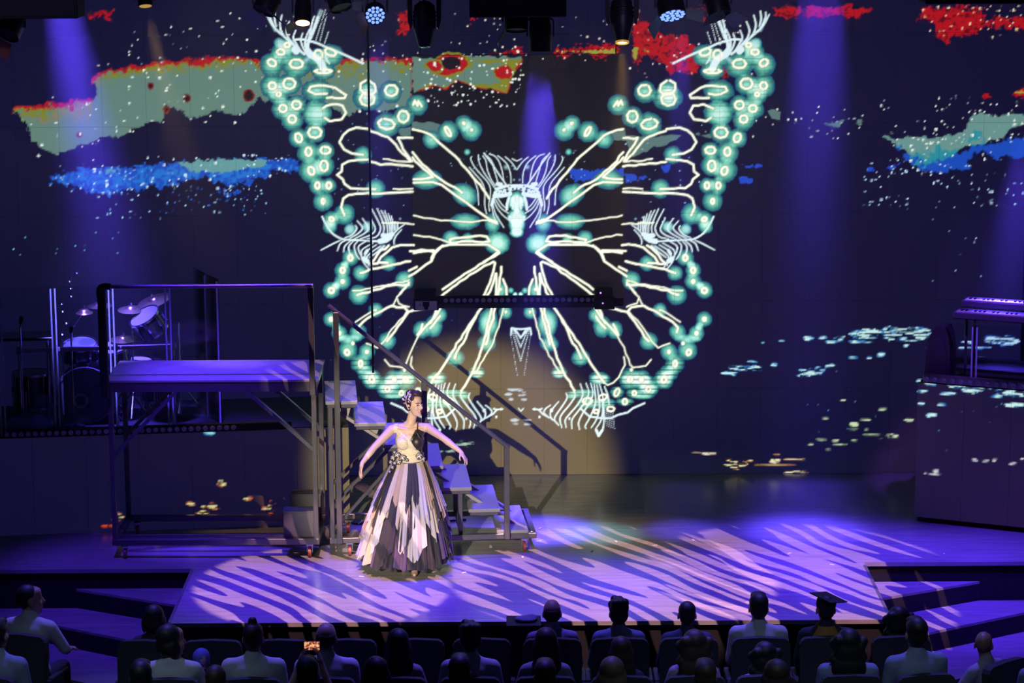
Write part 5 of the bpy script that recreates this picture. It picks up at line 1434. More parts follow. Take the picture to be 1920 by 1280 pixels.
# ------------------------------------------------------------------ performer
PX, PY = -1.02, -0.14
perf = thing('person', 'singer in a cream and black tulle ball gown with both arms held out', 'person', (PX, PY, 0))
def pl(px, py, dy=0.0):
    p = at_y(px, py, PY + dy); return Vector((p.x - PX, dy, p.z))
SKIN = mat('fair_skin', (0.72, 0.50, 0.40), 0.48, noise=0.06, nscale=40)
def hand(mb, wrist, d, n, side, L=1.0, curl=(10, 22, 24), spread=5, fr=0.0080):
    """palm, four fingers of different length and a thumb; n points out of the palm"""
    d = Vector(d).normalized(); n = Vector(n); n = (n - d * n.dot(d)).normalized(); s = d.cross(n) * side
    w = Vector(wrist)
    M = Matrix((s, d, n)).transposed().to_4x4(); M.translation = w + d * 0.045 * L
    mb.ell((0, 0, 0), (0.036 * L, 0.052 * L, 0.0135 * L), M)
    mb.cap(w, w + d * .03, 0.023 * L, 0.024 * L)
    for off, ln in ((-0.028, 0.058), (-0.010, 0.074), (0.009, 0.079), (0.027, 0.070)):
        p = w + d * (0.082 * L - abs(off) * .25) + s * off * L
        a = R(spread * off / 0.028)
        dd = (d * math.cos(a) + s * math.sin(a)).normalized()
        ang = 0
        for k, f in enumerate((.44, .31, .25)):
            ang += R(curl[k])
            dv = dd * math.cos(ang) + n * math.sin(ang)
            q = p + dv * ln * f * L
            mb.cap(p, q, fr * L * (1 - .08 * k), fr * L * (.92 - .10 * k), 8)
            p = q
    p = w + d * .022 * L + s * .026 * L
    q = p + (d * .62 + s * .62 + n * .35).normalized() * .042 * L
    mb.cap(p, q, .0125 * L, .0100 * L, 8)
    mb.cap(q, q + (d * .88 + s * .28 + n * .35).normalized() * .032 * L, .0095 * L, .0078 * L, 8)

def head_shapes(mb, M, s=0.93, female=True):
    S = M @ Matrix.Scale(s, 4)
    e = lambda c, r: mb.ell((0, 0, 0), r, S @ Matrix.Translation(c), 16, 11)
    e((0, .018, .035), (.074, .094, .088)); e((0, -.028, -.028), (.060, .066, .088)); e((0, -.040, -.082), (.045, .045, .038))
    e((0, -.070, -.104), (.020, .020, .018)); e((0, -.070, .036), (.050, .022, .020)); e((0, -.030, -.066), (.052, .056, .050)); e((0, -.045, .062), (.058, .045, .040))
    for x in (-1, 1):
        e((x * .036, -.060, -.028), (.024, .026, .030)); e((x * .076, .012, -.012), (.009, .020, .031)); e((x * .016, -.084, .008), (.010, .008, .012))
    mb.cap(S @ Vector((0, -.092, .014)), S @ Vector((0, -.116, -.026)), .0075 * s, .0100 * s, 8)
    e((0, -.102, -.033), (.015, .011, .008)); e((0, -.086, -.064), (.024, .016, .016))

HM = Matrix.Translation((0.052, -0.02, 1.675)) @ Matrix.Rotation(R(50), 4, 'Z') @ Matrix.Rotation(R(-4), 4, 'X')
b = MB()
# trunk
b.ell((0, 0, 0.98), (.165, .115, .14)); b.ell((0, 0, 1.10), (.128, .092, .12)); b.ell((0.005, 0, 1.20), (.122, .088, .12)); b.ell((.008, .005, 1.31), (.140, .098, .13)); b.ell((.008, .012, 1.40), (.150, .078, .075))
for x in (-.058, .078):
    b.ell((x, -.070, 1.300), (.060, .040, .064))
SHL, SHR = Vector((-.168, .0, 1.428)), Vector((.186, .0, 1.440))
b.cap((0.01, .02, 1.445), SHL, .050, .047); b.cap((0.01, .02, 1.445), SHR, .050, .047)
b.cap((.0, .012, 1.46), (.018, .0, 1.49), .062, .052); b.cap((.012, .008, 1.47), (.045, .0, 1.60), .049, .047)
b.cap((-.13, -.030, 1.452), (0.0, -.052, 1.436), .014, .011); b.cap((.15, -.030, 1.458), (.02, -.052, 1.436), .014, .011)
ELL, WRL = pl(702, 838, -.11), pl(679, 868, -.20)
ELR, WRR = pl(831, 821, -.18), pl(863, 846, -.28)
b.limb([SHL, SHL.lerp(ELL, .35), ELL], [.046, .043, .034]); b.limb([ELL, ELL.lerp(WRL, .3), WRL], [.034, .036, .022])
b.limb([SHR, SHR.lerp(ELR, .35), ELR], [.046, .043, .034]); b.limb([ELR, ELR.lerp(WRR, .3), WRR], [.034, .036, .022])
hand(b, WRL, (-.20, -.15, -.97), (.85, .35, -.2), -1, 0.98, (6, 12, 14), 9)
hand(b, WRR, (.50, -.25, -.70), (-.55, .2, -.80), -1, 0.98, (8, 16, 18), 10)
for sx in (-1, 1):
    b.limb([(sx * .085, 0, .95), (sx * .07, -.02, .50), (sx * .06, .02, .12)], [.085, .055, .036])
fx = pl(779, 1058).x
b.limb([(.06, .02, .14), (fx, -.20, .09)], [.036, .030]); b.limb([(fx, -.17, .10), (fx, -.26, .035)], [.032, .030]); b.limb([(-.06, .02, .14), (-.07, -.08, .035)], [.034, .030])
head_shapes(b, HM)
body_me = union('body', b, 0.0050, 7, 0.5)
body = part('body', body_me, SKIN, perf)

# bodice pieces: cut from the body surface and lifted off it
def cloth_from(me, pred, off, name):
    n = len(me.vertices)
    co = np.zeros(n * 3, np.float32); me.vertices.foreach_get('co', co); co = co.reshape(-1, 3)
    no = np.zeros(n * 3, np.float32); me.vertex_normals.foreach_get('vector', no); no = no.reshape(-1, 3)
    keep = pred(co, no)
    polys = [tuple(p.vertices) for p in me.polygons if all(keep[v] for v in p.vertices)]
    used = sorted({v for p in polys for v in p}); idx = {v: i for i, v in enumerate(used)}
    outer = [tuple(co[v] + no[v] * off) for v in used]
    inner = [tuple(co[v] + no[v] * 0.001) for v in used]
    k = len(used)
    fs = [tuple(idx[v] for v in p) for p in polys]
    edges = {}
    for f in fs:
        for a, c in zip(f, f[1:] + f[:1]):
            edges[(a, c)] = edges.get((a, c), 0) + 1
    rim = [(a, c) for (a, c) in edges if (c, a) not in edges]
    fs2 = fs + [(c, a, a + k, c + k) for a, c in rim]
    m = bpy.data.meshes.new(name); m.from_pydata(outer + inner, [], fs2)
    m.polygons.foreach_set('use_smooth', [True] * len(m.polygons)); m.update()
    return m
def cream_line(x):
    return np.interp(x, [-.20, -.135, -.085, .01, .08, .12, .16], [1.30, 1.465, 1.425, 1.345, 1.24, 1.185, 1.16])
torso = lambda c: (np.abs(c[:, 0] - .005) < .172 - np.clip((c[:, 2] - 1.36) * .25, 0, 1)) & (c[:, 2] > 1.04) & (c[:, 1] > -.16)
def is_cream(c, n):
    arm = (c[:, 0] < -.118 - np.clip((1.40 - c[:, 2]) * .25, -.03, .04)) & (c[:, 2] > 1.33)
    strap = (c[:, 0] > -.150) & (c[:, 0] < -.105) & (c[:, 2] > 1.40) & (c[:, 2] < 1.50)
    return (torso(c) & (c[:, 2] < cream_line(c[:, 0])) & (c[:, 1] < .045) & ~arm) | (strap & (c[:, 1] < .06))
def is_black(c, n):
    edge = np.interp(c[:, 2], [1.18, 1.343, 1.465], [-.02, .013, .080])
    front = (c[:, 0] > edge) & (c[:, 2] >= cream_line(c[:, 0]) - .008) & (c[:, 2] < 1.435 - np.clip(c[:, 0] - .10, 0, 1) * .5) & (c[:, 0] < .150)
    backp = (c[:, 1] >= .040) & (c[:, 2] < 1.36)
    return torso(c) & (front & (c[:, 1] < .045) | backp)
def sequin_mat():
    m = bpy.data.materials.new('cream_sequin_cloth'); m.use_nodes = True
    nt = m.node_tree; bs = nt.nodes['Principled BSDF']; L = nt.links.new
    tc = nt.nodes.new('ShaderNodeTexCoord'); vo = nt.nodes.new('ShaderNodeTexVoronoi'); vo.inputs['Scale'].default_value = 130
    rp = nt.nodes.new('ShaderNodeValToRGB'); rp.color_ramp.elements[0].color = (0.93, 0.88, 0.72, 1); rp.color_ramp.elements[1].color = (0.66, 0.56, 0.38, 1); rp.color_ramp.elements[0].position = .25; rp.color_ramp.elements[1].position = .8
    L(tc.outputs['Object'], vo.inputs['Vector']); L(vo.outputs['Distance'], rp.inputs[0]); L(rp.outputs[0], bs.inputs['Base Color'])
    bp = nt.nodes.new('ShaderNodeBump'); bp.inputs['Strength'].default_value = .6; bp.inputs['Distance'].default_value = .004
    L(vo.outputs['Distance'], bp.inputs['Height']); L(bp.outputs[0], bs.inputs['Normal']); bs.inputs['Roughness'].default_value = .35
    return m
CREAM = sequin_mat()
SATIN = mat('black_satin', (0.02, 0.016, 0.022), 0.42, sheen=0.2)
part('cream_bodice', cloth_from(body_me, is_cream, 0.007, 'cream_bodice'), CREAM, perf, label='cream sequined one-shoulder half of the bodice')
part('black_bodice', cloth_from(body_me, is_black, 0.005, 'black_bodice'), SATIN, perf, label='black satin half of the bodice')
part('shoulder_strap', MB().tube([(.080, -.085, 1.400), (.084, -.070, 1.445), (.086, -.030, 1.492), (.086, .03, 1.492), (.08, .085, 1.40), (.07, .10, 1.34)], 0.0055, 6).tube([(.080, -.088, 1.41), (.060, -.112, 1.37)], .0045, 6).tube([(.080, -.088, 1.41), (.105, -.105, 1.37)], .0045, 6), SATIN, perf, smooth=True)
# face
FH = HM @ Matrix.Scale(0.93, 4)
def fpart(name, material, shapes, parent=perf, label=None):
    m = MB()
    for c, r_, *rot in shapes:
        m.ell((0, 0, 0), r_, FH @ Matrix.Translation(c) @ (rot[0] if rot else Matrix.Identity(4)), 12, 8)
    return part(name, m, material, parent, smooth=True, label=label)
DARKEYE = mat('dark_eye_makeup', (0.10, 0.035, 0.03), 0.5)
for x in (-1, 1):
    ey = fpart('eye', DARKEYE, [((x * .030, -.083, .007), (.019, .010, .0095), Matrix.Rotation(R(-x * 14), 4, 'Z'))], label='eye with dark make-up')
    fpart('eyeball', mat('eye_white', (0.8, 0.78, 0.75), 0.2), [((x * .030, -.0900, .004), (.010, .0055, .0050), Matrix.Rotation(R(-x * 14), 4, 'Z'))], ey)
    fpart('iris', mat('dark_iris', (0.03, 0.02, 0.02), 0.15), [((x * .030 + .002, -.0935, .004), (.0048, .004, .0050))], ey)
    br = MB().tube([FH @ Vector(q) for q in ((x * .012, -.090, .024), (x * .030, -.088, .032), (x * .050, -.074, .028))], [.004, .0045, .002], 6)
    part('eyebrow', br, mat('brow_brown', (0.05, 0.025, 0.018), 0.7), perf, smooth=True)
fpart('lips', mat('plum_lipstick', (0.24, 0.012, 0.06), 0.3), [((0, -.0985, -.0585), (.020, .008, .0058)), ((0, -.0980, -.0680), (.017, .009, .0066))], label='dark plum lips')
# hair: swept up front and pinned back
HAIR = mat('dark_brown_hair', (0.035, 0.016, 0.012), 0.38, noise=0.4, nscale=90, bump=0.5)
h = MB()
for c, r_ in [((0, .034, .062), (.078, .088, .082)), ((0, .060, .010), (.072, .068, .085)), ((.004, -.040, .126), (.058, .052, .034)), ((.016, -.070, .118), (.042, .032, .027)), ((0, .02, .135), (.060, .070, .028)), ((0, .115, .045), (.048, .042, .052)), ((-.066, .020, .045), (.014, .050, .048)), ((.066, .020, .045), (.014, .050, .048)), ((-.058, -.030, .082), (.020, .030, .024)), ((.058, -.030, .082), (.020, .030, .024)), ((-.070, -.012, .020), (.008, .012, .030)), ((.070, -.012, .020), (.008, .012, .030))]:
    h.ell((0, 0, 0), r_, FH @ Matrix.Translation(c), 14, 10)
part('hair', union('hair', h, 0.006, 3), HAIR, perf)
# leaf headpiece of pale wire on her right side
WIRE = mat('lavender_wire', (0.85, 0.75, 0.95), 0.25, 0.2)
LEAF = mat('violet_leaf_glass', (0.16, 0.06, 0.30), 0.3)
hp = part('headpiece', MB().tube([FH @ Vector(q) for q in smooth_line([(-.085, .020, -.01), (-.098, .022, .05), (-.085, .012, .11), (-.045, .0, .160)], 4)], .0042, 6), WIRE, perf, smooth=True, label='lavender wire leaf headpiece')
for (c, a, ln, wd) in [((-.094, -.005, .070), 35, .075, .026), ((-.084, -.015, .105), 65, .072, .025), ((-.096, .040, .095), 120, .070, .024), ((-.096, .060, .060), 165, .066, .024), ((-.094, .055, .015), 205, .060, .022), ((-.070, .005, .135), 95, .060, .022), ((-.097, .0, .040), 5, .055, .020)]:
    ca, sa = math.cos(R(a)), math.sin(R(a))
    pts = []
    for k in range(12):
        t = 2 * math.pi * k / 12
        u, v = ln / 2 * (1 + math.cos(t)), wd * math.sin(t) * (0.6 + .4 * math.cos(t))
        y_, z_ = -(u * ca - v * sa), u * sa + v * ca
        bulge = -.012 * (1 - (u / ln - .4) ** 2)
        hv = Vector((c[0] + bulge, c[1] + y_ - .034, c[2] + z_ - .066))
        k_ = 1.07 / math.sqrt((hv.x / .080) ** 2 + (hv.y / .092) ** 2 + (hv.z / .092) ** 2)
        pts.append(FH @ Vector((hv.x * k_, hv.y * k_ + .034, hv.z * k_ + .066)))
    lf = part('wire_leaf', MB().tube(pts, .0036, 5, closed=True), WIRE, hp, smooth=True)
    m_ = MB(); m_.add(pts, [tuple(range(12))]); part('leaf_fill', m_, LEAF, hp)
# headset microphone and ear piece
part('headset_microphone', MB().tube([FH @ Vector(q) for q in smooth_line([(-.080, .0, -.005), (-.078, -.035, -.030), (-.060, -.072, -.052), (-.046, -.090, -.060)], 4)], .0020, 5).ell(FH @ Vector((-.044, -.093, -.061)), .0058), mat('beige_microphone', (0.75, 0.65, 0.5), 0.5), perf, smooth=True)
part('ear_monitor', MB().ell(FH @ Vector((-.084, -.006, -.012)), (.009, .009, .010)), RUBBER, perf, smooth=True)
# sash with black and white rosettes
SASH = mat('cream_sash', (0.80, 0.72, 0.60), 0.5, noise=.08)
sash = MB()
pr = [(1.0, 1.075), (1.03, 1.10), (1.0, 1.155), (.97, 1.175)]
vs_, fs_ = [], []
for (k, z) in pr:
    for a in range(32):
        t = 2 * math.pi * a / 32; vs_.append((.004 + .142 * k * math.cos(t), .107 * k * math.sin(t), z + .012 * math.cos(t)))
for i in range(3):
    for a in range(32):
        fs_.append((i * 32 + a, i * 32 + (a + 1) % 32, (i + 1) * 32 + (a + 1) % 32, (i + 1) * 32 + a))
sash.add(vs_, fs_); sash_o = part('sash', sash, SASH, perf, smooth=True)
ROSEB, ROSEW = mat('black_rosette', (0.012, 0.010, 0.014), 0.4), mat('white_rosette', (0.75, 0.72, 0.70), 0.5)
def rosette(c, r_, nrm):
    M = Matrix.Translation(c) @ direction_matrix(nrm)
    o = part('rosette', MB().lathe([(r_ * .9, -.004), (r_, .002), (r_ * .7, .010), (r_ * .2, .013)], 14, M), ROSEW, sash_o, smooth=True)
    m = MB()
    for k, (q, ph) in enumerate(((.95, 0), (.68, .8), (.40, 1.7))):
        for j in range(5 - k):
            a0 = ph + j * 2 * math.pi / (5 - k)
            pts = [M @ Vector((q * r_ * math.cos(a0 + t * .26) * (1 + .08 * math.sin(t * 1.0)), q * r_ * math.sin(a0 + t * .26) * (1 + .08 * math.sin(t)), .008 + .004 * k + .003 * math.sin(t))) for t in range(5)]
            m.tube(pts, r_ * .11, 5)
    part('petal_outline', m, ROSEB, o, smooth=True)
for (px_, py_, r_, dy) in [(737, 858, .026, -.10), (745, 853, .030, -.11), (755, 858, .032, -.125), (748, 866, .026, -.125), (786, 855, .034, -.12), (793, 860, .024, -.10), (733, 866, .020, -.10), (740, 868, .018, -.12), (763, 862, .016, -.125), (736, 876, .018, -.135), (731, 884, .014, -.15), (740, 848, .016, -.10)]:
    c = pl(px_, py_, dy); rosette(c, r_, (c.x * 1.4, -1, .15))

# tulle skirt: an inner cone and many loose strips
def tulle(name, rgb, alpha):
    if name in MATS: return MATS[name]
    m = mat(name, rgb, 0.7, alpha=alpha, sheen=0.15, noise=0.10, nscale=25)
    return m
TC = [tulle('cream_tulle', (0.62, 0.53, 0.42), .86), tulle('black_tulle', (0.020, 0.016, 0.030), .90), tulle('champagne_tulle', (0.50, 0.37, 0.24), .85), tulle('white_tulle', (0.58, 0.55, 0.58), .84), tulle('violet_tulle', (0.10, 0.06, 0.16), .86)]
def prof(z):
    return float(np.interp(z, [0.05, 0.15, 0.40, 0.65, 0.85, 1.0, 1.08, 1.14], [.478, .465, .405, .335, .262, .200, .162, .140]))
def skirt_pt(th, z, lift, wav):
    r_ = prof(z) + lift
    k = max(0, (1.05 - z))
    r_ += wav * k
    cx = .004 - .062 * k / 1.0
    return (cx + r_ * math.cos(th), r_ * .90 * math.sin(th) - .0, z)
under = MB(); vs_, fs_ = [], []
zs = np.linspace(1.10, .10, 14)
for z in zs:
    for a in range(72):
        th = 2 * math.pi * a / 72; vs_.append(skirt_pt(th, float(z), -.035, .012 * math.sin(th * 12)))
for i in range(13):
    for a in range(72):
        fs_.append((i * 72 + a, (i + 1) * 72 + a, (i + 1) * 72 + (a + 1) % 72, i * 72 + (a + 1) % 72))
under.add(vs_, fs_); skirt = part('underskirt', under, mat('dark_underskirt', (0.030, 0.024, 0.050), .75), perf, smooth=True)
g = random.Random(5)
def strip_(th0, width, z_end, lift, m_, point, z_start=1.115):
    nu, nv = 13, 16
    v, f = [], []
    skew = g.uniform(-.4, .4)
    ph, fr = g.uniform(0, 6.28), g.choice((1.5, 2.0, 3.0))
    for j in range(nv):
        t = j / (nv - 1)
        for i in range(nu):
            u = i / (nu - 1) - .5
            ze = z_end + point * (abs(u - skew) * 2) * 1.1 
            z = z_start + (ze - z_start) * t
            th = th0 + u * width * (1.0 - .18 * t)
            wav = (.024 * math.sin(ph + u * 6.28 * fr) + .010 * math.sin(ph * 2 + u * 19)) * (0.25 + t)
            v.append(skirt_pt(th, z, lift + .012 * t, wav))
    for j in range(nv - 1):
        for i in range(nu - 1):
            a = j * nu + i; f.append((a, a + nu, a + nu + 1, a + 1))
    m = MB(); m.add(v, f)
    part('tulle_strip', m, m_, perf, smooth=True, sharp=180)
# long inner layer; angle -90 deg faces the hall
pat1 = [3, 0, 0, 4, 1, 4, 3, 1, 1, 4, 4, 1]
for k in range(30):
    th = R(-180 + 12 * k)
    ci = pat1[int((k % 15) / 15 * 12)] if k < 15 else g.choice((1, 4, 0, 1))
    strip_(th, R(22), g.uniform(.06, .17), -.012, TC[ci], g.uniform(.02, .08))
pat2 = [1, 2, 0, 2, 1, 3, 0, 1, 1, 3, 1, 3, 1, 3, 0, 3, 1, 4, 1]
for k in range(36):
    th = R(-184 + 10.2 * k)
    ci = pat2[k % 19] if k < 19 else g.choice((1, 4, 2, 1, 0))
    strip_(th, R(g.uniform(14, 24)), g.uniform(.20, .60), .006 + .010 * (k % 2), TC[ci], g.uniform(.05, .16))
for k in range(14):
    strip_(R(-178 + 13 * k), R(15), g.uniform(.46, .74), .024, TC[g.choice((0, 1, 3, 2))], g.uniform(.05, .12))
# shoe
SHOE = mat('glitter_shoe', (0.62, 0.42, 0.36), 0.25, 0.4, noise=.4, nscale=200)
sm = MB(); sm.cap((fx, -.20, .075), (fx, -.265, .030), .034, .034); sm.cap((fx, -.265, .028), (fx, -.30, .024), .033, .022); sm.cap((fx, -.12, .10), (fx, -.20, .07), .030, .032); sm.cap((fx, -.105, .095), (fx, -.10, .012), .012, .009)
part('shoe', union('shoe', sm, .006, 2), SHOE, perf)
sm = MB(); sm.cap((-.065, -.02, .07), (-.07, -.10, .030), .033, .032); sm.cap((-.065, .02, .09), (-.065, -.02, .07), .030, .03); sm.cap((-.065, .035, .085), (-.065, .04, .012), .012, .009)
part('shoe', union('shoe', sm, .008, 2), SHOE, perf)
# ------------------------------------------------------------------ seats and audience
SEATM = mat('dark_seat_cloth', (0.028, 0.028, 0.036), 0.8, noise=.25, nscale=80)
def make_seat():
    s = thing('theatre_seat', 'seat', 'seat')
    bk = MB()
    T_ = Matrix.Translation((0, -0.27, 0.40)) @ Matrix.Rotation(R(-6), 4, 'X')
    w, hh = .25, .62
    outline = [(-w, 0), (w, 0), (w + .01, hh - .12)] + [(w - .06 + .07 * math.cos(a), hh - .08 + .08 * math.sin(a)) for a in (0.3, .8, 1.3)] + [(0, hh + .008)] + [(-(w - .06) - .07 * math.cos(a), hh - .08 + .08 * math.sin(a)) for a in (1.3, .8, .3)] + [(-w - .01, hh - .12)]
    part('seat_back', MB().prism(outline, -0.045, 0.045, T_ @ XZ), SEATM, s)
    part('seat_cushion', MB().box((0, 0.02, .41), (.48, .46, .10), bev=.03), SEATM, s)
    for sx in (-1, 1):
        part('armrest', MB().box((sx * .275, -.04, .62), (.05, .36, .035), bev=.012).box((sx * .275, -.10, .32), (.04, .30, .60)), mat('seat_frame', (.03, .03, .032), .5), s)
    part('pedestal', MB().box((0, 0, .18), (.30, .30, .36)), MATS['seat_frame'], s)
    return s
SEAT0 = make_seat(); seat_used = [False]
def seat(x, y, label, group, rz=0.0, z=FLOOR_Z):
    o = SEAT0 if not seat_used[0] else copy_tree(SEAT0)
    seat_used[0] = True
    o.location = (x, y, z); o.rotation_euler = (0, 0, rz)
    return tag(o, label, 'seat', group)

# people: meshes of each kind are made once and shared
def head_at(mb, M, s=1.0):
    head_shapes(mb, M, s)
def make_body(arms='lap', turn=0.0, s=1.0, wide=1.0):
    """facing +y, sitting: hips at z .5, head centre at z 1.20"""
    b, sh, tr = MB(), MB(), MB()
    HMx = Matrix.Translation((0, .03, 1.205)) @ Matrix.Rotation(R(180 + turn), 4, 'Z')
    head_at(b, HMx, 1.08)
    b.cap((0, -.005, 1.02), (0, .012, 1.13), .064, .058)
    b.ell((0, -.01, .93), (.15, .09, .13)); b.ell((0, 0, .70), (.13, .09, .2)); b.ell((0, .02, .52), (.15, .12, .1))
    for sx in (-1, 1):
        S = Vector((sx * .180 * wide, -.005, .985))
        if arms == 'lap':
            E, W_ = Vector((sx * .245, .04, .70)), Vector((sx * .10, .27, .61)); hd, hn = (-sx * .35, .9, -.12), (0, -.1, -1)
        elif arms == 'phone':
            E, W_ = Vector((sx * .21, .16, .90)), Vector((sx * .085, .30, 1.20)); hd, hn = (-sx * .25, .12, .95), (-sx * .9, .3, 0)
        else:
            E, W_ = Vector((sx * .27, .13, .74)), Vector((sx * .20, .36, .68)); hd, hn = (-sx * .1, .95, -.1), (0, -.1, -1)
        b.limb([S, E], [.045, .036]); b.limb([E, W_], [.036, .026])
        hand(b, W_, hd, hn, -sx if arms != 'phone' else sx, 1.0, (14, 26, 26), 4)
        sh.limb([S, S.lerp(E, .5), S.lerp(E, .92)], [.068 * wide, .060, .054])
        sh.cap((0, -.01, 1.03), S, .064, .062)
        tr.limb([(sx * .09, .02, .50), (sx * .11, .40, .50), (sx * .11, .44, .14)], [.095, .070, .050])
        tr.cap((sx * .11, .42, .05), (sx * .11, .55, .04), .045, .038)
    sh.ell((0, -.012, .92), (.195 * wide, .115, .14)); sh.ell((0, .0, .74), (.175 * wide, .115, .20)); sh.ell((0, .01, .58), (.175 * wide, .125, .14))
    sh.ell((0, -.008, 1.035), (.105, .080, .062)); sh.cap((0, -.010, 1.05), (0, .0, 1.092), .074, .069)
    tr.ell((0, .01, .52), (.165, .13, .10))
    return union('body', b, .0105, 2), union('shirt', sh, .015, 14), union('trousers', tr, .018, 3)
def make_hair(kind, turn=0.0):
    M = Matrix.Translation((0, .03, 1.205)) @ Matrix.Rotation(R(180 + turn), 4, 'Z') @ Matrix.Scale(1.08, 4)
    h = MB()
    e = lambda c, r_: h.ell((0, 0, 0), r_, M @ Matrix.Translation(c), 12, 9)
    if kind == 'short':
        e((0, .032, .055), (.083, .094, .083)); e((0, .055, .0), (.078, .066, .080)); e((0, -.03, .10), (.068, .055, .032))
    elif kind == 'cropped':
        e((0, .028, .048), (.0785, .094, .082)); e((0, .052, .0), (.073, .064, .072))
    elif kind == 'thin':
        e((0, .055, -.002), (.079, .066, .060)); e((0, .045, .030), (.080, .080, .040))
    elif kind == 'tousled':
        e((0, .032, .058), (.088, .098, .088)); e((0, .058, .0), (.082, .068, .085))
        for k in range(14):
            a = k * .9; e((.06 * math.cos(a), .03 + .07 * math.sin(a), .09 + .03 * math.sin(k * 2.3)), (.034, .034, .034))
    elif kind == 'topknot':
        e((0, .032, .052), (.080, .094, .083)); e((0, .055, .0), (.076, .066, .076)); e((0, .03, .145), (.035, .035, .030))
    elif kind == 'long':
        e((0, .030, .055), (.088, .098, .086)); e((0, .065, -.03), (.098, .066, .11)); e((0, .085, -.15), (.115, .052, .13)); e((0, .100, -.27), (.118, .045, .11))
        for sx in (-1, 1):
            e((sx * .082, .03, -.06), (.030, .045, .11)); e((sx * .085, .075, -.25), (.045, .04, .10))
    elif kind == 'wavy':
        e((0, .030, .055), (.095, .100, .090)); e((0, .060, -.05), (.125, .075, .12)); e((0, .085, -.17), (.145, .06, .12))
        for k in range(16):
            sx = -1 if k % 2 else 1
            e((sx * (.085 + .03 * math.sin(k)), .05 + .02 * math.cos(k * 1.7), .06 - k * .02), (.045, .045, .045))
    elif kind == 'bob':
        e((0, .032, .055), (.092, .098, .088)); e((0, .060, -.03), (.098, .066, .085))
        for sx in (-1, 1):
            e((sx * .085, .02, -.04), (.026, .05, .08))
    return union('hair', h, .011, 9 if kind in ('wavy', 'long', 'bob') else 5)
BODIES = {k: make_body(*a) for k, a in dict(plain=('lap', 0, 1, 1.0), broad=('lap', 0, 1, 1.08), turned=('rest', -55, 1, 1.0), phone=('phone', 0, 1, .95), slim=('lap', 12, 1, .88)).items()}
TURN = dict(plain=0, broad=0, turned=-55, phone=0, slim=12)
HAIRS = {}
SHIRTS = dict(white=(.55, .56, .60), blue=(.22, .26, .42), navy=(.05, .06, .12), violet=(.34, .30, .46), dark=(.03, .03, .04), grey=(.34, .35, .40), gown=(.02, .025, .05), lilac=(.40, .30, .40))
SKINS = [mat('skin_warm', (.42, .27, .20), .5), mat('skin_tan', (.30, .19, .13), .5)]
HAIRM = [mat('black_hair', (.012, .011, .012), .55, noise=.3, nscale=60), mat('brown_hair', (.045, .028, .020), .55, noise=.3, nscale=60), mat('fair_hair', (.14, .10, .06), .55, noise=.3, nscale=60)]
TROUS = mat('dark_trousers', (.02, .02, .028), .8)
def person(px, py, y, kind, hair, shirt, label, group=None, hm=0, rz=0.0, sk=0, with_seat=True, seat_label=None):
    p = at_y(px, py, y + .03)
    s = (p.z - FLOOR_Z) / 1.215
    o = thing('person', label, 'person', (p.x, y, FLOOR_Z), rz, group or 'people in the audience')
    o.scale = (min(s, 1.06), min(s, 1.06), s)
    bm_, sm_, tm_ = BODIES[kind]
    part('body', bm_, SKINS[sk], o)
    part('shirt', sm_, mat('shirt_' + shirt, SHIRTS[shirt], .8, noise=.12, nscale=20), o)
    part('trousers', tm_, TROUS, o)
    if hair:
        key = (hair, TURN[kind])
        if key not in HAIRS:
            HAIRS[key] = make_hair(*key)
        part('hair', HAIRS[key], HAIRM[hm], o)
    if with_seat:
        seat(p.x, y - .02, seat_label or 'dark seat under the ' + ' '.join(label.replace('person', 'viewer').split()[:12]).rstrip(','), 'occupied theatre seats', rz)
    return o
R1, R2, R3 = -2.92, -3.98, -5.02
person(1035, 1147, R1, 'plain', 'thin', 'violet', 'person with thinning dark hair and a violet shirt in the front row')
person(1160, 1147, R1, 'plain', 'tousled', 'blue', 'person with thick tousled dark hair and a blue shirt in the front row')
person(1288, 1150, R1, 'plain', 'cropped', 'navy', 'person with closely cropped hair and a dark navy shirt in the front row')
gl = person(1422, 1137, R1, 'broad', 'short', 'white', 'person wearing glasses and a white shirt in the front row')
gm = MB()
for sx in (-1, 1):
    gm.tube([(sx * .028 + .024 * math.cos(a * .785), .145, 1.212 + .018 * math.sin(a * .785)) for a in range(8)], .002, 5, closed=True); gm.tube([(sx * .052, .143, 1.214), (sx * .082, .09, 1.216), (sx * .085, .02, 1.205)], .002, 5)
part('glasses', gm, RUBBER, gl)
gr = person(1548, 1140, R1, 'plain', 'cropped', 'gown', 'person in a flat graduation cap and dark gown with an orange hood', sk=0)
cp = part('graduation_cap', MB().lathe([(.086, 1.235), (.092, 1.265), (.085, 1.310), (.02, 1.318)], 18), BLACK, gr, smooth=True)
part('cap_board', MB().box((0, 0, 0), (.25, .25, .008), Matrix.Translation((.02, .0, 1.325)) @ Matrix.Rotation(R(14), 4, 'Y') @ Matrix.Rotation(R(45), 4, 'Z')), BLACK, cp)
part('gown_hood', MB().lathe([(.17, .955), (.145, .995), (.105, 1.045), (.078, 1.075), (.072, 1.072), (.10, 1.03)], 20, Matrix.Translation((0, -.012, 0)) @ Matrix.Scale(.82, 4, (0, 1, 0)), cap=False), mat('orange_hood', (.50, .22, .05), .7), gr, smooth=True)
person(1682, 1160, R1, 'slim', 'wavy', 'navy', 'person with big wavy dark hair in the front row, beside the corner steps')
person(288, 1158, R1, 'slim', 'bob', 'dark', 'person with dark bobbed hair sitting before the drum side steps', rz=R(-8))
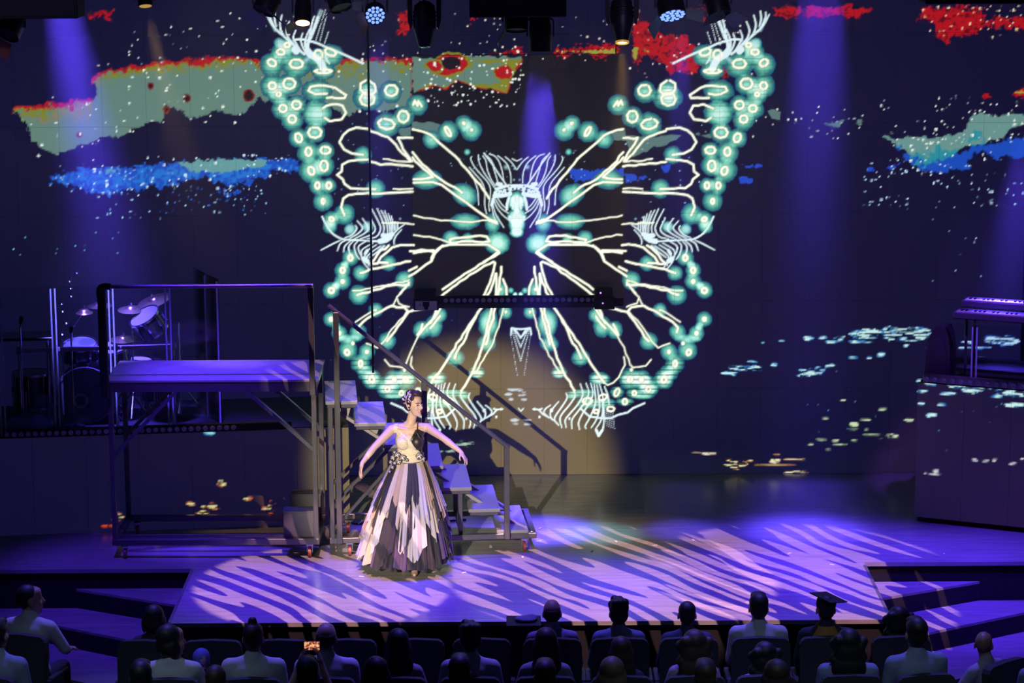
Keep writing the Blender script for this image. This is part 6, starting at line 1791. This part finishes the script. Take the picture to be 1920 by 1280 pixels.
# second row
person(475, 1194, R2, 'broad', 'topknot', 'white', 'person in a white shirt with a small topknot, behind the empty seats', hm=0)
person(612, 1194, R2, 'broad', 'thin', 'white', 'person in a white shirt with a bald crown, behind the empty seats')
person(745, 1206, R2, 'slim', 'long', 'lilac', 'person with long dark hair and bare shoulders, behind the empty seats')
person(882, 1196, R2, 'plain', 'tousled', 'white', 'person in a white collared shirt with curly dark hair, behind the empty seats')
person(1022, 1204, R2, 'slim', 'long', 'grey', 'person with long straight hair and a pale grey top, behind the viewer with thinning hair', hm=1)
person(1163, 1219, R2, 'slim', 'long', 'dark', 'person with long straight hair and a dark top, behind the tousled viewer', hm=1)
person(1300, 1208, R2, 'slim', 'wavy', 'lilac', 'person with full wavy hair and a lilac top, behind the cropped viewer', hm=1)
person(1432, 1228, R2, 'slim', 'wavy', 'violet', 'person with full wavy hair and a violet top, behind the viewer with glasses')
person(1590, 1206, R2, 'broad', 'wavy', 'blue', 'person with bushy dark hair and a blue shirt, behind the graduation cap')
person(1718, 1186, R2, 'broad', 'short', 'blue', 'person with short dark hair and a blue shirt, behind the big wavy hair', rz=R(12))
person(322, 1200, R2, 'turned', 'bob', 'white', 'person in a white top with the head turned, behind the dark bobbed hair')
# side block by the drum side
person(55, 1122, -2.72, 'turned', 'cropped', 'white', 'person in a white shirt seen from the side, sitting by the drum side steps', rz=R(-14), sk=0)
person(-6, 1188, -3.9, 'broad', 'short', 'blue', 'person in a blue shirt behind the side-on viewer in white', rz=R(-14))
# third row: only the tops of heads show
for px_, py_, hr, hm_, where in [(265, 1268, 'short', 0, 'behind the turned viewer in white'), (405, 1274, 'cropped', 1, 'behind the gap beside the blue cap'), (705, 1262, 'bob', 0, 'beside the bare-shouldered viewer with long hair'),
                                 (862, 1258, 'short', 0, 'behind the curly viewer in the white collared shirt'), (1022, 1266, 'short', 1, 'behind the long straight hair and pale grey top'), (1147, 1262, 'bob', 2, 'behind the long straight hair and dark top'),
                                 (1322, 1266, 'short', 1, 'behind the full wavy hair and lilac top'), (1455, 1266, 'bob', 1, 'behind the full wavy hair and violet top')]:
    kindl = {'short': 'short hair', 'cropped': 'cropped hair', 'bob': 'bobbed hair'}[hr]
    person(px_, py_, R3, 'plain', hr, 'dark', 'third row person with %s, %s' % (kindl, where), 'third row heads', hm=hm_)
ph = person(577, 1262, R3, 'phone', 'short', 'dark', 'person in the third row holding up a phone with both hands', hm=0)
# phone in the raised hands
q = ph.location
phone_c = Vector((q.x, q.y + .335 * ph.scale.y, FLOOR_Z + 1.335 * ph.scale.z))
fone = thing('phone', 'small phone with a lit screen held up by a third row viewer', 'phone', phone_c)
part('case', MB().box((0, 0, 0), (.165, .010, .080), bev=.004), RUBBER, fone)
def phone_screen():
    m = bpy.data.materials.new('phone_screen'); m.use_nodes = True
    nt = m.node_tree; bs = nt.nodes['Principled BSDF']; L = nt.links.new
    tc = nt.nodes.new('ShaderNodeTexCoord'); nz = nt.nodes.new('ShaderNodeTexNoise'); nz.inputs['Scale'].default_value = 55; nz.inputs['Detail'].default_value = 3
    rp = nt.nodes.new('ShaderNodeValToRGB'); cr_ = rp.color_ramp; cr_.elements[0].position = .38; cr_.elements[0].color = (.08, .03, .03, 1); cr_.elements[1].position = .66; cr_.elements[1].color = (1, .75, .3, 1); cr_.elements.new(.5).color = (.75, .2, .12, 1)
    L(tc.outputs['Object'], nz.inputs['Vector']); L(nz.outputs['Fac'], rp.inputs[0]); L(rp.outputs[0], bs.inputs['Emission Color']); bs.inputs['Emission Strength'].default_value = .95
    bs.inputs['Base Color'].default_value = (.02, .02, .02, 1)
    return m
part('screen', MB().box((0.012, -.0058, 0), (.125, .0016, .070)), phone_screen(), fone)
# child in a blue cap, and two people bending at the far side
ch = person(378, 1236, R2 + .45, 'slim', None, 'dark', 'small person in a round blue cap beside the turned viewer', with_seat=False)
part('cap', MB().ell((0, .02, 1.245), (.098, .11, .105)).box((0, .13, 1.235), (.12, .10, .012), bev=.005), mat('blue_cap', (.10, .11, .45), .7), ch, smooth=True)
person(1848, 1206, R2 + .3, 'turned', None, 'violet', 'person with a shaven head leaning by the keyboard side steps', rz=R(40), sk=1)
person(1962, 1212, R2, 'broad', 'short', 'blue', 'person in a blue shirt at the picture edge beside the shaven head', rz=R(15))
# empty seats of the front row
for k, px_ in enumerate((398, 524, 651, 778, 903)):
    p = at_y(px_, 1200, R1 - .25)
    seat(p.x, R1 - .02, 'empty dark theatre seat in the front row, ' + ('between the bobbed hair and the topknot viewer', 'just past the topknot viewer', 'just past the bald crown viewer', 'just past the long-haired viewer with bare shoulders', 'beside the tall black box')[k], 'empty front row seats')
# black box with a folded cloth at the aisle
p = at_y(982, 1170, R1 + .1)
bxx = thing('black_box', 'tall black box standing in the front row beside the empty seats', 'box', (p.x, R1 + .15, FLOOR_Z))
hb = at_y(982, 1163, R1 + .15).z - FLOOR_Z
part('body', MB().box((0, 0, hb / 2 - .01), (.30, .30, hb - .02), bev=.01), BLACK, bxx); part('lid', MB().box((0, 0, hb - .01), (.31, .31, .02), bev=.004), BLACK, bxx)
cl = MB(); cl.ell((0, 0, .018), (.11, .09, .022)); cl.ell((.05, .02, .030), (.06, .05, .020)); cl.ell((-.04, -.02, .026), (.06, .05, .016))
tag(part('folded_cloth', union('folded_cloth', cl, .012, 2), mat('violet_cloth', (.20, .18, .34), .8), loc=(p.x + .02, R1 + .15, FLOOR_Z + hb)), 'crumpled cloth lying on the black box in the front row', 'cloth')
# confetti scraps on the stage floor
CONF = mat('white_paper', (.75, .75, .78), .6)
gq = random.Random(3)
cme = MB().box((0, 0, .0), (.05, .018, .003)).mesh('scrap'); cme.materials.append(CONF)
for k, (px_, py_) in enumerate([(812, 1072), (980, 1044), (1013, 990), (1300, 1012), (1155, 1015), (1228, 1022), (1010, 1014), (740, 1045), (870, 1073), (1480, 1037), (678, 1080), (1110, 1032), (1560, 1058), (1770, 1038), (760, 1066)]):
    p = at_z(px_, py_, 0.003)
    o = link('paper_scrap', cme); o.location = (p.x, p.y, .004); o.rotation_euler = (0, 0, gq.uniform(0, 3)); tag(o, 'tiny white paper scrap lying on the stage floor', 'paper', 'paper scraps')
